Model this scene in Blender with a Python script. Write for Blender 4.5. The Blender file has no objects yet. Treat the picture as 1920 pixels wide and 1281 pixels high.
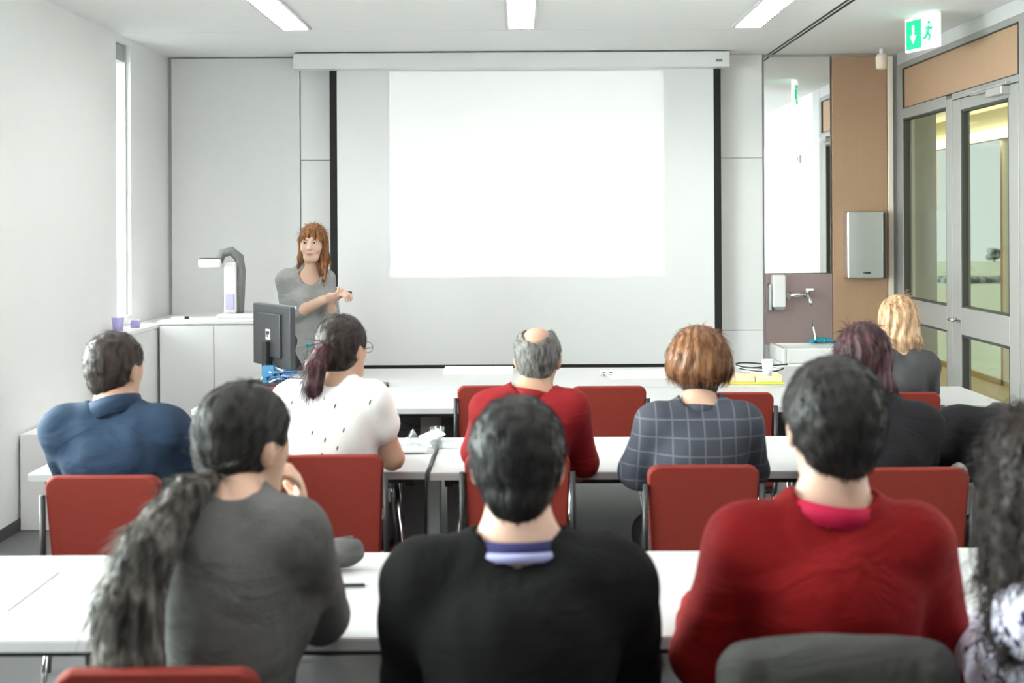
import bpy, math, random
import numpy as np
from mathutils import Vector, Matrix
random.seed(7); rng = np.random.default_rng(11)
D = bpy.data; S = bpy.context.scene; COL = S.collection
pi = math.pi

# ------------------------------------------------------------------ camera, world, light, exposure
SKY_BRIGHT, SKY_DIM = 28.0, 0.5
cam_d = D.cameras.new('camera'); cam = D.objects.new('camera', cam_d); COL.objects.link(cam)
cam.location = (0, 0, 1.64)
cam.rotation_mode = 'QUATERNION'
cam.rotation_quaternion = Matrix.Rotation(pi/2, 3, 'X').to_quaternion() @ Matrix.Rotation(math.radians(-0.3), 3, 'Z').to_quaternion()
cam_d.sensor_width = 36; cam_d.lens = 45
cam_d.shift_x = -16/1920; cam_d.shift_y = -220.5/1920
cam_d.clip_start = 0.05; cam_d.clip_end = 500
cam_d.dof.use_dof = True; cam_d.dof.focus_distance = 7.6; cam_d.dof.aperture_fstop = 3.6
S.camera = cam
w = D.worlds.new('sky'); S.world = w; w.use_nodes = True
# sky brightness raised towards -X, out of view, to light the room; dim corridor side
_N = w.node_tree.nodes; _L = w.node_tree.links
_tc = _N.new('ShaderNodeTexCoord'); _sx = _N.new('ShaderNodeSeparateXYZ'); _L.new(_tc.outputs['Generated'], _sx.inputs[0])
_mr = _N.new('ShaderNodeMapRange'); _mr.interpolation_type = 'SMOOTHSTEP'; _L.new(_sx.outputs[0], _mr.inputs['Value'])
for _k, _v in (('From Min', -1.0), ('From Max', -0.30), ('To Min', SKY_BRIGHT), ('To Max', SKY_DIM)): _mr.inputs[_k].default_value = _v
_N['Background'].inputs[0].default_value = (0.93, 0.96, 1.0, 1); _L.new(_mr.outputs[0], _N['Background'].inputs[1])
S.view_settings.view_transform = 'Standard'; S.view_settings.look = 'None'
S.view_settings.gamma = 1; S.view_settings.use_curve_mapping = False
S.view_settings.exposure = 0.95
LAMP = 16.0

# ------------------------------------------------------------------ materials
def mat(name, col, rough=0.6, metal=0.0, bump=0.0, bscale=60, var=0.06, vscale=8, spec=0.5, stretch=None,
        trans=0.0, emit=None, estr=0.0, sheen=0.0, coat=0.0, wr=0.0):
    m = D.materials.new(name); m.use_nodes = True; nt = m.node_tree; N = nt.nodes; L = nt.links
    b = N['Principled BSDF']
    b.inputs['Roughness'].default_value = rough; b.inputs['Metallic'].default_value = metal
    b.inputs['Specular IOR Level'].default_value = spec
    b.inputs['Transmission Weight'].default_value = trans
    b.inputs['Coat Weight'].default_value = coat
    if sheen: b.inputs['Sheen Weight'].default_value = sheen
    if emit: b.inputs['Emission Color'].default_value = (*emit, 1); b.inputs['Emission Strength'].default_value = estr
    tc = N.new('ShaderNodeTexCoord'); mp = N.new('ShaderNodeMapping'); L.new(tc.outputs['Object'], mp.inputs[0])
    if stretch: mp.inputs['Scale'].default_value = stretch
    n = N.new('ShaderNodeTexNoise'); n.inputs['Scale'].default_value = vscale; n.inputs['Detail'].default_value = 4
    L.new(mp.outputs[0], n.inputs['Vector'])
    mx = N.new('ShaderNodeMix'); mx.data_type = 'RGBA'
    mx.inputs['A'].default_value = (*[c*(1-var) for c in col], 1); mx.inputs['B'].default_value = (*[min(1, c*(1+var)) for c in col], 1)
    L.new(n.outputs['Fac'], mx.inputs['Factor']); L.new(mx.outputs['Result'], b.inputs['Base Color'])
    if bump:
        n2 = N.new('ShaderNodeTexNoise'); n2.inputs['Scale'].default_value = bscale; n2.inputs['Detail'].default_value = 3
        L.new(mp.outputs[0], n2.inputs['Vector'])
        bp = N.new('ShaderNodeBump'); bp.inputs['Strength'].default_value = bump; bp.inputs['Distance'].default_value = 0.01
        L.new(n2.outputs['Fac'], bp.inputs['Height']); L.new(bp.outputs[0], b.inputs['Normal'])
        if wr:
            n3 = N.new('ShaderNodeTexNoise'); n3.inputs['Scale'].default_value = 4.5; n3.inputs['Detail'].default_value = 3; n3.inputs['Distortion'].default_value = 1.6
            mp3 = N.new('ShaderNodeMapping'); mp3.inputs['Scale'].default_value = (.8, .8, 1.7); mp3.inputs['Rotation'].default_value = (.3, .7, 0); L.new(tc.outputs['Object'], mp3.inputs[0]); L.new(mp3.outputs[0], n3.inputs['Vector'])
            bp3 = N.new('ShaderNodeBump'); bp3.inputs['Strength'].default_value = wr; bp3.inputs['Distance'].default_value = 0.06
            L.new(n3.outputs['Fac'], bp3.inputs['Height']); L.new(bp3.outputs[0], bp.inputs['Normal'])
    return m

def hairmat(name, dark, light, rough=0.5, thr=(0.35, 0.7), sc=(70, 70, 5)):
    m = D.materials.new(name); m.use_nodes = True; nt = m.node_tree; N = nt.nodes; L = nt.links
    b = N['Principled BSDF']; b.inputs['Roughness'].default_value = rough; b.inputs['Specular IOR Level'].default_value = 0.25
    tc = N.new('ShaderNodeTexCoord'); mp = N.new('ShaderNodeMapping'); mp.inputs['Scale'].default_value = sc
    L.new(tc.outputs['Object'], mp.inputs[0])
    n = N.new('ShaderNodeTexNoise'); n.inputs['Scale'].default_value = 1; n.inputs['Detail'].default_value = 5
    L.new(mp.outputs[0], n.inputs['Vector'])
    r = N.new('ShaderNodeValToRGB'); r.color_ramp.elements[0].position = thr[0]; r.color_ramp.elements[1].position = thr[1]
    r.color_ramp.elements[0].color = (*dark, 1); r.color_ramp.elements[1].color = (*light, 1)
    L.new(n.outputs['Fac'], r.inputs[0]); L.new(r.outputs[0], b.inputs['Base Color'])
    bp = N.new('ShaderNodeBump'); bp.inputs['Strength'].default_value = 0.5; bp.inputs['Distance'].default_value = 0.006
    L.new(n.outputs['Fac'], bp.inputs['Height']); L.new(bp.outputs[0], b.inputs['Normal'])
    return m

def glassmat(name, tint=(0.93, 0.97, 0.93), refl=0.05):
    m = D.materials.new(name); m.use_nodes = True; nt = m.node_tree; N = nt.nodes; L = nt.links
    N.remove(N['Principled BSDF']); out = N['Material Output']
    t = N.new('ShaderNodeBsdfTransparent'); t.inputs[0].default_value = (*tint, 1)
    g = N.new('ShaderNodeBsdfGlossy'); g.inputs['Roughness'].default_value = 0.02
    mx = N.new('ShaderNodeMixShader'); mx.inputs[0].default_value = refl
    L.new(t.outputs[0], mx.inputs[1]); L.new(g.outputs[0], mx.inputs[2]); L.new(mx.outputs[0], out.inputs[0])
    return m

M = dict(
    wall=mat('wall_paint', (0.84, 0.84, 0.835), 0.7, var=0.01, bump=0.03, bscale=200),
    wallg=mat('front_panel_laminate', (0.87, 0.87, 0.87), 0.45, var=0.01),
    board=mat('grey_wall_panel', (0.80, 0.80, 0.80), 0.5, var=0.015),
    gap=mat('panel_joint', (0.50, 0.50, 0.50), 0.8),
    ceil=mat('ceiling_paint', (0.90, 0.90, 0.90), 0.9, var=0.01),
    slot=mat('black_slot', (0.02, 0.02, 0.02), 0.6),
    floor=mat('grey_floor', (0.13, 0.13, 0.135), 0.45, var=0.12, vscale=3),
    desk=mat('white_laminate', (0.44, 0.44, 0.44), 0.35, var=0.01),
    edge=mat('grey_table_edge', (0.42, 0.42, 0.42), 0.5),
    black=mat('black_metal', (0.015, 0.015, 0.016), 0.45),
    dgrey=mat('dark_grey_metal', (0.06, 0.06, 0.065), 0.5),
    mgrey=mat('grey_column_metal', (0.22, 0.22, 0.22), 0.5),
    chrome=mat('chrome', (0.8, 0.8, 0.8), 0.12, 1.0, var=0.01),
    alu=mat('grey_aluminium_frame', (0.34, 0.335, 0.32), 0.42, 0.2, var=0.03),
    steel=mat('brushed_steel', (0.62, 0.62, 0.62), 0.28, 0.9, var=0.03, stretch=(1, 1, 30)),
    gasket=mat('dark_gasket', (0.05, 0.05, 0.045), 0.6),
    wood=mat('tan_wood_panel', (0.43, 0.27, 0.17), 0.45, var=0.05, vscale=4, stretch=(6, 6, 0.6)),
    cream=mat('cream_trim', (0.85, 0.74, 0.62), 0.5, var=0.02),
    red=mat('red_upholstery', (0.16, 0.017, 0.010), 0.7, var=0.10, vscale=60, bump=0.12, bscale=400, spec=0.25),
    mirror=mat('mirror_silver', (0.9, 0.91, 0.91), 0.015, 1.0, var=0.0),
    splash=mat('mauve_splash_panel', (0.33, 0.24, 0.24), 0.3, 0.3, var=0.05, vscale=5),
    white=mat('white_plastic', (0.82, 0.82, 0.82), 0.35, var=0.01),
    ceramic=mat('white_ceramic', (0.86, 0.86, 0.85), 0.12, var=0.0, coat=0.4),
    fabric=mat('screen_fabric', (0.82, 0.82, 0.82), 0.85, var=0.005),
    blackf=mat('black_screen_border', (0.012, 0.012, 0.012), 0.8),
    diffuser=mat('lamp_diffuser', (0.9, 0.9, 0.9), 0.5, emit=(1.0, 0.98, 0.95), estr=LAMP),
    green=mat('exit_green', (0.0, 0.42, 0.2), 0.4, emit=(0.0, 0.55, 0.25), estr=0.35),
    pale=mat('exit_pale_green', (0.55, 0.85, 0.72), 0.4, emit=(0.6, 0.95, 0.8), estr=0.4),
    signw=mat('exit_white', (0.9, 0.92, 0.9), 0.4, emit=(1, 1, 1), estr=0.5),
    glass=glassmat('window_glass'),
    glassd=glassmat('clear_glassware', (0.88, 0.9, 0.9), 0.18),
    paper=mat('white_paper', (0.86, 0.86, 0.85), 0.7, var=0.01),
    blue=mat('blue_plastic', (0.05, 0.20, 0.38), 0.4),
    lilac=mat('lilac_plastic', (0.45, 0.42, 0.75), 0.4),
    teal=mat('teal_plastic', (0.0, 0.42, 0.45), 0.35),
    cyan=mat('cyan_cloth', (0.0, 0.45, 0.62), 0.7, bump=0.4, bscale=80),
    magenta=mat('magenta_edge', (0.75, 0.2, 0.6), 0.6),
    screen=mat('monitor_back', (0.045, 0.045, 0.05), 0.3, var=0.1),
    yellow=mat('yellow_cover', (0.62, 0.60, 0.06), 0.5),
    peach=mat('peach_paper', (0.75, 0.52, 0.36), 0.6),
    ygreen=mat('pale_yellow_paper', (0.72, 0.74, 0.40), 0.6),
    grass=mat('lawn', (0.050, 0.052, 0.024), 0.9, var=0.3, vscale=0.3),
    foliage=mat('dark_foliage', (0.014, 0.018, 0.014), 0.9, var=0.4, vscale=2),
    trunk=mat('bark', (0.10, 0.07, 0.05), 0.9),
    yfloor=mat('ochre_corridor_floor', (0.55, 0.38, 0.13), 0.45, var=0.06, vscale=1),
    cceil=mat('corridor_ceiling', (0.52, 0.47, 0.30), 0.6, var=0.02),
    brick=mat('tan_render', (0.25, 0.15, 0.10), 0.8),
    grcon=mat('grey_concrete', (0.35, 0.35, 0.35), 0.8),
    eyew=mat('eye_white', (0.75, 0.72, 0.70), 0.2), iris=mat('iris', (0.06, 0.04, 0.03), 0.2),
    lips=mat('lips', (0.52, 0.20, 0.18), 0.4),
    shoe=mat('shoe_leather', (0.02, 0.018, 0.018), 0.4),
    jeans=mat('dark_trousers', (0.022, 0.024, 0.035), 0.8, bump=0.3, bscale=150),
    visg=mat('grey_rubber', (0.20, 0.20, 0.20), 0.6, bump=0.6, bscale=80),
    ash=mat('light_grey_plastic', (0.6, 0.6, 0.6), 0.4),
)

# ------------------------------------------------------------------ helpers
def tag(o, label=None, cat=None, group=None, kind=None):
    if label: o['label'] = label
    if cat: o['category'] = cat
    if group: o['group'] = group
    if kind: o['kind'] = kind
    return o
def empty(name, loc, rz=0, label=None, cat=None, group=None, kind=None):
    o = D.objects.new(name, None); COL.objects.link(o); o.location = loc; o.rotation_euler = (0, 0, rz)
    o.empty_display_size = 0.05
    return tag(o, label, cat, group, kind)
def mkobj(name, verts, faces, m, parent=None, smooth=False, bevel=0, seg=2, mats=None, fm=None, loc=None):
    me = D.meshes.new(name); me.from_pydata([tuple(v) for v in verts], [], [tuple(f) for f in faces])
    if mats:
        for x in mats: me.materials.append(x)
        if fm is not None: me.polygons.foreach_set('material_index', fm)
    else: me.materials.append(m)
    if smooth: me.polygons.foreach_set('use_smooth', [True]*len(me.polygons))
    me.update()
    o = D.objects.new(name, me); COL.objects.link(o)
    if parent is not None: o.parent = parent
    if loc is not None: o.location = loc
    if bevel:
        b = o.modifiers.new('bevel', 'BEVEL'); b.width = bevel; b.segments = seg; b.limit_method = 'ANGLE'; b.angle_limit = 0.6
        me.polygons.foreach_set('use_smooth', [True]*len(me.polygons))
        wn = o.modifiers.new('wn', 'WEIGHTED_NORMAL'); wn.keep_sharp = False
    return o
class MB:
    def __init__(s): s.v = []; s.f = []; s.m = []
    def add(s, v, f, mi=0):
        n = len(s.v); s.v += [tuple(x) for x in v]; s.f += [tuple(i+n for i in q) for q in f]; s.m += [mi]*len(f); return s
    def box(s, x0, x1, y0, y1, z0, z1, mi=0, M4=None):
        v = [(x, y, z) for x in (x0, x1) for y in (y0, y1) for z in (z0, z1)]
        f = [(0, 1, 3, 2), (4, 6, 7, 5), (0, 4, 5, 1), (2, 3, 7, 6), (0, 2, 6, 4), (1, 5, 7, 3)]
        if M4 is not None: v = [tuple(M4 @ Vector(p)) for p in v]
        return s.add(v, f, mi)
    def tube(s, pts, r, n=8, mi=0, cap=True):
        pts = [Vector(p) for p in pts]; rs = r if hasattr(r, '__len__') else [r]*len(pts)
        v = []; f = []; prev = None
        for i, p in enumerate(pts):
            t = (pts[min(i+1, len(pts)-1)]-pts[max(i-1, 0)]).normalized()
            a = t.cross(Vector((0, 0, 1))) if prev is None else prev - t*prev.dot(t)
            if a.length < 1e-4: a = t.cross(Vector((0, 1, 0)))
            a.normalize(); prev = a; b = t.cross(a)
            for k in range(n):
                th = 2*pi*k/n; v.append(p+(a*math.cos(th)+b*math.sin(th))*rs[i])
        for i in range(len(pts)-1):
            for k in range(n):
                k2 = (k+1) % n; f.append((i*n+k, i*n+k2, (i+1)*n+k2, (i+1)*n+k))
        if cap: f.append(tuple(range(n))[::-1]); f.append(tuple(range((len(pts)-1)*n, len(pts)*n)))
        return s.add(v, f, mi)
    def lathe(s, prof, c=(0, 0, 0), n=24, mi=0, sx=1, sy=1):
        v = []; f = []
        for r, z in prof:
            for k in range(n):
                th = 2*pi*k/n; v.append((c[0]+r*math.cos(th)*sx, c[1]+r*math.sin(th)*sy, c[2]+z))
        for i in range(len(prof)-1):
            for k in range(n):
                k2 = (k+1) % n; f.append((i*n+k, i*n+k2, (i+1)*n+k2, (i+1)*n+k))
        f.append(tuple(range(n))[::-1]); f.append(tuple(range((len(prof)-1)*n, len(prof)*n)))
        return s.add(v, f, mi)
    def build(s, name, m, parent=None, smooth=False, bevel=0, seg=2, mats=None, loc=None):
        return mkobj(name, s.v, s.f, m, parent, smooth, bevel, seg, mats, s.m if mats else None, loc)
def struct(name, mb, m, bevel=0, parent=None, mats=None):
    o = mb.build(name, m, parent, bevel=bevel, mats=mats)
    if parent is None: o['kind'] = 'structure'
    return o
def copy_tree(o, parent=None):
    c = o.copy(); COL.objects.link(c); c.parent = parent
    for ch in list(o.children): copy_tree(ch, c)
    return c

# ------------------------------------------------------------------ room shell
XL, XR, YF, YB, H = -2.72, 2.92, 9.9, -3.0, 2.94
struct('floor', MB().box(XL-.3, XR+.08, YB-.2, YF+.2, -.1, 0), M['floor'])
# ceiling: boards with a joint line, slots along the right
cb = MB()
cb.box(XL-.3, 1.915, YB-.2, 8.6, H, H+.1).box(XL-.3, 1.915, 8.608, YF+.2, H, H+.1)
cb.box(1.927, 1.948, YB-.2, YF+.2, H, H+.1).box(1.96, XR+.2, YB-.2, YF+.2, H, H+.1)
cb.box(XL-.3, XR+.2, YB-.2, YF+.2, H+.1, H+.3)
struct('ceiling', cb, M['ceil'])
struct('trim_1', MB().box(1.912, 1.928, YB, YF-.02, H-.003, H+.03).box(1.946, 1.962, YB, YF-.02, H-.003, H+.03), M['slot'])
# front wall
fw = MB().box(XL-.3, XR+.3, YF, YF+.2, 0, H)
struct('wall_front', fw, M['gap'])
pan = MB()
for x0, x1, zs in ((-1.695, 1.872, (0, .81, 2.14, H)),):
    for z0, z1 in zip(zs[:-1], zs[1:]): pan.box(x0+.003, x1-.003, YF-.02, YF, z0+.003, z1-.003)
pan.box(XL, -1.701, YF-.02, YF, 0, .93)
struct('trim_2', pan, M['wallg'], bevel=.001)
struct('trim_3', MB().box(XL+.03, -1.701, YF-.024, YF, .94, H-.012), M['board'], bevel=.002)
struct('trim_4', MB().box(2.83, 2.875, YF-.05, YF, 0, H-.02), M['cream'], bevel=.008)
# left wall with a narrow window near the front and wide ones further back
wl = MB(); ww = [(1.5, 3.3), (3.8, 6.3)]
ys = [YB]
for a, b in ww:
    wl.box(XL-.3, XL, ys[-1], a, 0, H); wl.box(XL-.3, XL, a, b, 0, .95); wl.box(XL-.3, XL, a, b, 2.6, H); ys.append(b)
wl.box(XL-.3, XL, ys[-1], 8.62, 0, H)
wl.box(XL-.3, XL, 8.62, 8.94, 0, 1.02); wl.box(XL-.3, XL, 8.62, 8.94, 2.90, H); wl.box(XL-.3, XL, 8.94, YF, 0, H)
struct('wall_left', wl, M['wall'])
for i, (a, b, z0, z1) in enumerate([(8.62, 8.94, 1.02, 2.90)]+[(a, b, .95, 2.6) for a, b in ww]):
    e = empty('window_%d' % (i+1), (XL-.16, (a+b)/2, z0), kind='structure')
    h = (b-a)/2; f = MB()
    f.box(-.03, .03, -h, -h+.035, 0, z1-z0).box(-.03, .03, h-.035, h, 0, z1-z0).box(-.03, .03, -h, h, 0, .035).box(-.03, .03, -h, h, z1-z0-.035, z1-z0)
    if b-a > 1: f.box(-.03, .03, -.03, .03, 0, z1-z0)
    f.build('window_frame', M['ash'], e)
    MB().box(-.004, .004, -h+.03, h-.03, .03, z1-z0-.03).build('glass_pane', M['glass'], e)
    if i == 0:
        MB().box(.10, .13, h-.02, h-.003, 0, z1-z0).build('blind_guide', M['edge'], e)
        MB().box(.0, .12, -h+.02, h-.02, z1-z0-.12, z1-z0-.003).build('blind_case', M['edge'], e)
struct('wall_back', MB().box(XL-.3, XR+.3, YB-.2, YB, 0, H), M['wall'])
struct('wall_right', MB().box(XR, XR+.12, YB, 7.05, 0, H).box(XR, XR+.12, 9.86, YF, 0, H), M['wall'])
struct('trim_5', MB().box(XR-.015, XR+.12, 7.05, 7.34, 0, H-.0), M['ash'], bevel=.004)
struct('trim_6', MB().box(XR-.012, XR+.10, 7.34, 9.86, 2.845, H), M['ash'], bevel=.004)
struct('baseboard_left', MB().box(XL, XL+.012, YB, 9.0, 0, .06), M['dgrey'])
# low boxing along the left wall
struct('trim_7', MB().box(XL+.014, XL+.55, 6.9, 8.0, 0, .52), M['wallg'], bevel=.006)

# glazed partition + door on the right wall
tr = empty('window_5', (XR, 8.6, 0), kind='structure')
f = MB(); Y0 = 8.6
def fy(a, b, z0, z1, d=.05): f.box(-.02, d, a-Y0, b-Y0, z0, z1)
fy(9.70, 9.855, 0, 2.845); fy(8.60, 8.72, 0, 2.47); fy(8.72, 9.70, 2.42, 2.50); fy(8.72, 9.70, .90, 1.065); fy(8.72, 9.70, 0, .12)
fy(7.34, 7.44, 0, 2.845); fy(7.44, 8.60, 2.455, 2.50); fy(7.44, 9.7, 2.80, 2.845)
f.build('frame', M['alu'], tr, bevel=.004)
MB().box(-.008, .03, 7.46-Y0, 9.69-Y0, 2.505, 2.795).build('transom_panel', M['wood'], tr)
g = MB()
for a, b, c, d in ((7.44, 9.70, 2.795, 2.802), (9.688, 9.70, 2.50, 2.80), (7.44, 7.452, 2.5, 2.8), (7.44, 9.7, 2.496, 2.503)):
    g.box(-.022, .0, a-Y0, b-Y0, c, d)
for a, b, c, d in ((8.72, 9.70, 1.065, 2.42), (8.72, 9.70, .12, .90)):
    g.box(-.016, .03, a-Y0, a-Y0+.014, c, d).box(-.016, .03, b-Y0-.022, b-Y0, c, d).box(-.016, .03, a-Y0, b-Y0, c, c+.012).box(-.016, .03, a-Y0, b-Y0, d-.014, d)
g.build('gasket', M['gasket'], tr)
for a, b, c, d in ((8.74, 9.68, 1.075, 2.41), (8.74, 9.68, .13, .89)):
    MB().box(.004, .012, a-Y0, b-Y0, c, d).build('glass_pane', M['glass'], tr)
dr = empty('door_1', (XR, 8.02, 0), kind='structure')
f = MB(); Y0 = 8.02
fy(8.43, 8.59, .01, 2.45, .045); fy(7.45, 7.60, .01, 2.45, .045); fy(7.6, 8.43, 2.375, 2.45, .045); fy(7.6, 8.43, .895, 1.075, .045); fy(7.6, 8.43, .01, .15, .045)
f.build('door_frame', M['alu'], dr, bevel=.004)
g = MB()
for c, d in ((1.075, 2.375), (.15, .895)):
    g.box(-.018, .02, 7.6-Y0, 7.615-Y0, c, d).box(-.018, .02, 8.405-Y0, 8.43-Y0, c, d).box(-.018, .02, 7.6-Y0, 8.43-Y0, c, c+.012).box(-.018, .02, 7.6-Y0, 8.43-Y0, d-.016, d)
g.build('gasket', M['gasket'], dr)
for c, d in ((1.085, 2.36), (.16, .885)): MB().box(.004, .012, 7.61-Y0, 8.41-Y0, c, d).build('glass_pane', M['glass'], dr)
MB().tube([(-.02, .50, .99), (-.07, .50, .99)], .012).tube([(-.07, .51, .99), (-.075, .40, .99)], .011).lathe([(.026, -.004), (.026, .004)], (-.024, .50, .99)).build('door_handle', M['chrome'], dr, smooth=True)
MB().box(-.075, -.02, -.45, -.20, 2.395, 2.445).box(-.06, -.05, -.22, .12, 2.435, 2.45).box(-.05, -.02, -.46, .14, 2.45, 2.47).build('door_closer', M['steel'], dr, bevel=.004)

# corridor and outdoors beyond the glass
struct('floor_corridor', MB().box(XR+.12, 4.85, 0, 26, -.1, 0), M['yfloor'])
struct('ceiling_corridor', MB().box(XR+.1, 4.95, 0, 26, 2.78, 2.88), M['cceil'])
cf = MB().box(4.82, 4.95, 0, 26, 2.50, 2.78)
struct('wall_corridor', cf, M['cceil'])
e = empty('window_6', (4.85, 13, 0), kind='structure')
f = MB()
for y in (0, 3.2, 6.4, 9.6, 12.8, 19.2, 22.4, 25.6): f.box(-.03, .03, y-13, y-12.94, 0, 2.5)
f.box(-.05, .03, -13, 13, 2.47, 2.50).box(-.03, .03, -13, 13, 0, .05)
f.build('window_frame', M['cream'], e)
MB().box(-.004, .004, -13, 13, .05, 2.47).build('glass_pane', M['glass'], e)
tag(MB().box(4.74, 4.815, 3, 25, 2.50, 2.56).build('strip_lamp', mat('strip_light', (.9, .9, .8), .5, emit=(1, .97, .80), estr=5.0), None), 'long bright strip lamp along the corridor header seen through the door glass', 'lamp')
struct('ground', MB().box(5, 420, -60, 438, -12.2, -12), M['grass'])
struct('bounce_ground', MB().box(-80, 5, -60, 300, -12.2, -12), M['grcon'])  # unseen grey ground, added to bounce neutral daylight into the room
struct('wall_corridor_far', MB().box(XR+.1, 4.95, 26, 26.1, -.1, 2.88).box(XR+.1, 4.95, -.1, 0, -.1, 2.88), M['cceil'])
struct('wall_corridor_inner', MB().box(XR+.0, XR+.12, YF+.2, 26, 0, 2.88), M['cceil'])
def tree(x, y, h, r, lab):
    t = empty('tree', (x, y, -12), 0, lab, 'tree', 'trees beyond the glass door')
    MB().tube([(0, 0, 0), (.1, 0, h*.5)], [r*.12, r*.07]).build('trunk', M['trunk'], t, smooth=True)
    v = []; fcs = []; bm = MB()
    for k in range(26):
        a = random.uniform(0, 2*pi); q = r*.62*random.random()**.5; zz = h*.62+random.uniform(-.28, .30)*h
        c = (q*math.cos(a), q*math.sin(a), zz); rr = r*random.uniform(.25, .42)
        bm.lathe([(rr*math.sin(pi*j/6)+.01, -rr*math.cos(pi*j/6)*.85) for j in range(7)], c, 9)
    bm.build('crown', M['foliage'], t, smooth=False)
tree(159, 430, 4.4, 3.2, 'smaller rounded dark tree on the skyline left of the largest one')
tree(167, 430, 5.6, 5.0, 'largest dark rounded tree on the skyline seen through the upper door glass')
hd = MB()
for k in range(60): 
    a = random.uniform(94, 128); hd.lathe([(1.6*math.sin(pi*j/5)+.01, -1.2*math.cos(pi*j/5)) for j in range(6)], (a, 285+random.uniform(-3, 3), -11.6), 8)
tag(hd.build('hedge', M['foliage'], None), 'long low dark hedge crossing the lawn outside the glass door', 'hedge')
bl = empty('building', (18.0, 60, -12), 0, 'tan building block seen through the glass panel beside the door', 'building')
MB().box(-1.55, .25, -4, 4, 14.1, 20).build('upper_wall', M['brick'], bl)
MB().box(-1.4, .1, -3.8, 3.8, 0, 14.1).build('lower_wall', M['grcon'], bl)
bl = empty('house', (116.5, 300, -12), 0, 'small tan building on the far lawn seen at the right edge of the door glass', 'building')
MB().box(0, 9, -4, 4, 0, 3.4).build('wall', M['brick'], bl)
MB().add([(-.5, -4.5, 3.6), (9.5, -4.5, 3.6), (9.5, 4.5, 3.6), (-.5, 4.5, 3.6), (0, 0, 5.2), (9, 0, 5.2)], [(0, 1, 5, 4), (2, 3, 4, 5), (3, 0, 4), (1, 2, 5)]).build('roof', M['grcon'], bl)

# ------------------------------------------------------------------ ceiling lamps
def lamp():
    t = empty('ceiling_lamp', (0, 0, H))
    fr = MB(); a, b = .10, .60
    fr.box(-a, a, -b, -b+.02, -.012, 0).box(-a, a, b-.02, b, -.012, 0).box(-a, -a+.018, -b, b, -.012, 0).box(a-.018, a, -b, b, -.012, 0)
    fr.build('frame', M['ash'], t)
    MB().box(-a+.018, a-.018, -b+.02, b-.02, -.004, -.002).build('diffuser', M['diffuser'], t)
    lv = MB().box(-.003, .003, -b+.02, b-.02, -.022, -.005)
    for k in range(17): y = -b+.05+k*.069; lv.box(-a+.018, a-.018, y-.002, y+.002, -.022, -.005)
    lv.build('louvre', M['ash'], t)
    return t
l0 = lamp(); first = True
xs = (-1.47, .01, 1.5)
for j, y in enumerate((7.84, 5.2, 2.6, 0.0)):
    for i, x in enumerate(xs):
        o = l0 if first else copy_tree(l0); first = False
        o.location = (x, y, H); tag(o, None, 'ceiling lamp', 'louvred ceiling lamps')
        if j == 0: o['label'] = 'white louvred strip lamp in the ceiling, ' + ('left one, toward the window wall', 'middle one, above the projection screen', 'right one, beside the black ceiling slots')[i]
        else: o['label'] = ('white louvred ceiling lamp overhead the table rows, %s run, %s from the screen wall' % (('left', 'middle', 'right')[i], ('second', 'third', 'fourth')[j-1]))

# ------------------------------------------------------------------ projection screen, projector light
t = empty('projection_screen', (.04, 9.72, 2.935), 0, 'large white pull-down projection screen with black side borders on the front wall', 'projection screen')
MB().box(-1.74, 1.54, -.12, .03, -.125, -.004).build('screen_case', M['white'], t, bevel=.012)
MB().box(1.43, 1.48, -.125, -.119, -.085, -.065).build('case_badge', M['mgrey'], t)
MB().box(-1.43, 1.43, -.002, .002, -2.365, -.12).build('screen_fabric', M['fabric'], t)
for a, b in ((-1.485, -1.43), (1.43, 1.485)): MB().box(a, b, -.0025, .0025, -2.365, -.12).build('black_border', M['blackf'], t)
MB().box(-1.485, 1.485, -.008, .008, -2.402, -2.362).build('bottom_bar', M['blackf'], t, bevel=.003)
# projector (out of frame, over the audience) with its own beam
pj = empty('projector', (.05, 4.0, 2.62), 0, 'white ceiling projector above the audience aimed at the screen', 'projector')
MB().box(-.17, .17, -.14, .14, -.06, .06).build('body', M['white'], pj, bevel=.02)
MB().tube([(0, .13, -.01), (0, .17, -.01)], .035, 16).build('lens', M['black'], pj)
MB().tube([(0, 0, .06), (0, 0, .318)], .02, 10).build('mount', M['white'], pj)
sp = D.lights.new('projector_beam', 'SPOT'); so = D.objects.new('projector_beam', sp); COL.objects.link(so); so.parent = pj
so.location = (0, .18, -.01); so.rotation_euler = (pi/2, 0, 0)
sp.energy = 190; sp.spot_size = math.radians(60); sp.spot_blend = 0; sp.shadow_soft_size = .002
sp.use_nodes = True; nt = sp.node_tree; N = nt.nodes; L = nt.links; em = N['Emission']
tc = N.new('ShaderNodeTexCoord'); sx = N.new('ShaderNodeSeparateXYZ'); L.new(tc.outputs['Normal'], sx.inputs[0])
def mt(op, a, b=None):
    n = N.new('ShaderNodeMath'); n.operation = op
    for i, v in enumerate((a, b)):
        if v is None: continue
        if hasattr(v, 'links'): L.new(v, n.inputs[i])
        else: n.inputs[i].default_value = v
    return n.outputs[0]
az = mt('ABSOLUTE', sx.outputs[2]); U = mt('DIVIDE', sx.outputs[0], az); V = mt('DIVIDE', sx.outputs[1], az)
dY = 9.718-4.18
def rect(x0, x1, z0, z1):
    a = mt('GREATER_THAN', U, (x0-.05)/dY); b = mt('LESS_THAN', U, (x1-.05)/dY); c = mt('GREATER_THAN', V, (z0-2.61)/dY); d = mt('LESS_THAN', V, (z1-2.61)/dY)
    return mt('MULTIPLY', mt('MULTIPLY', a, b), mt('MULTIPLY', c, d))
tot = rect(-.99, 1.09, 1.24, 2.80)
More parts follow.
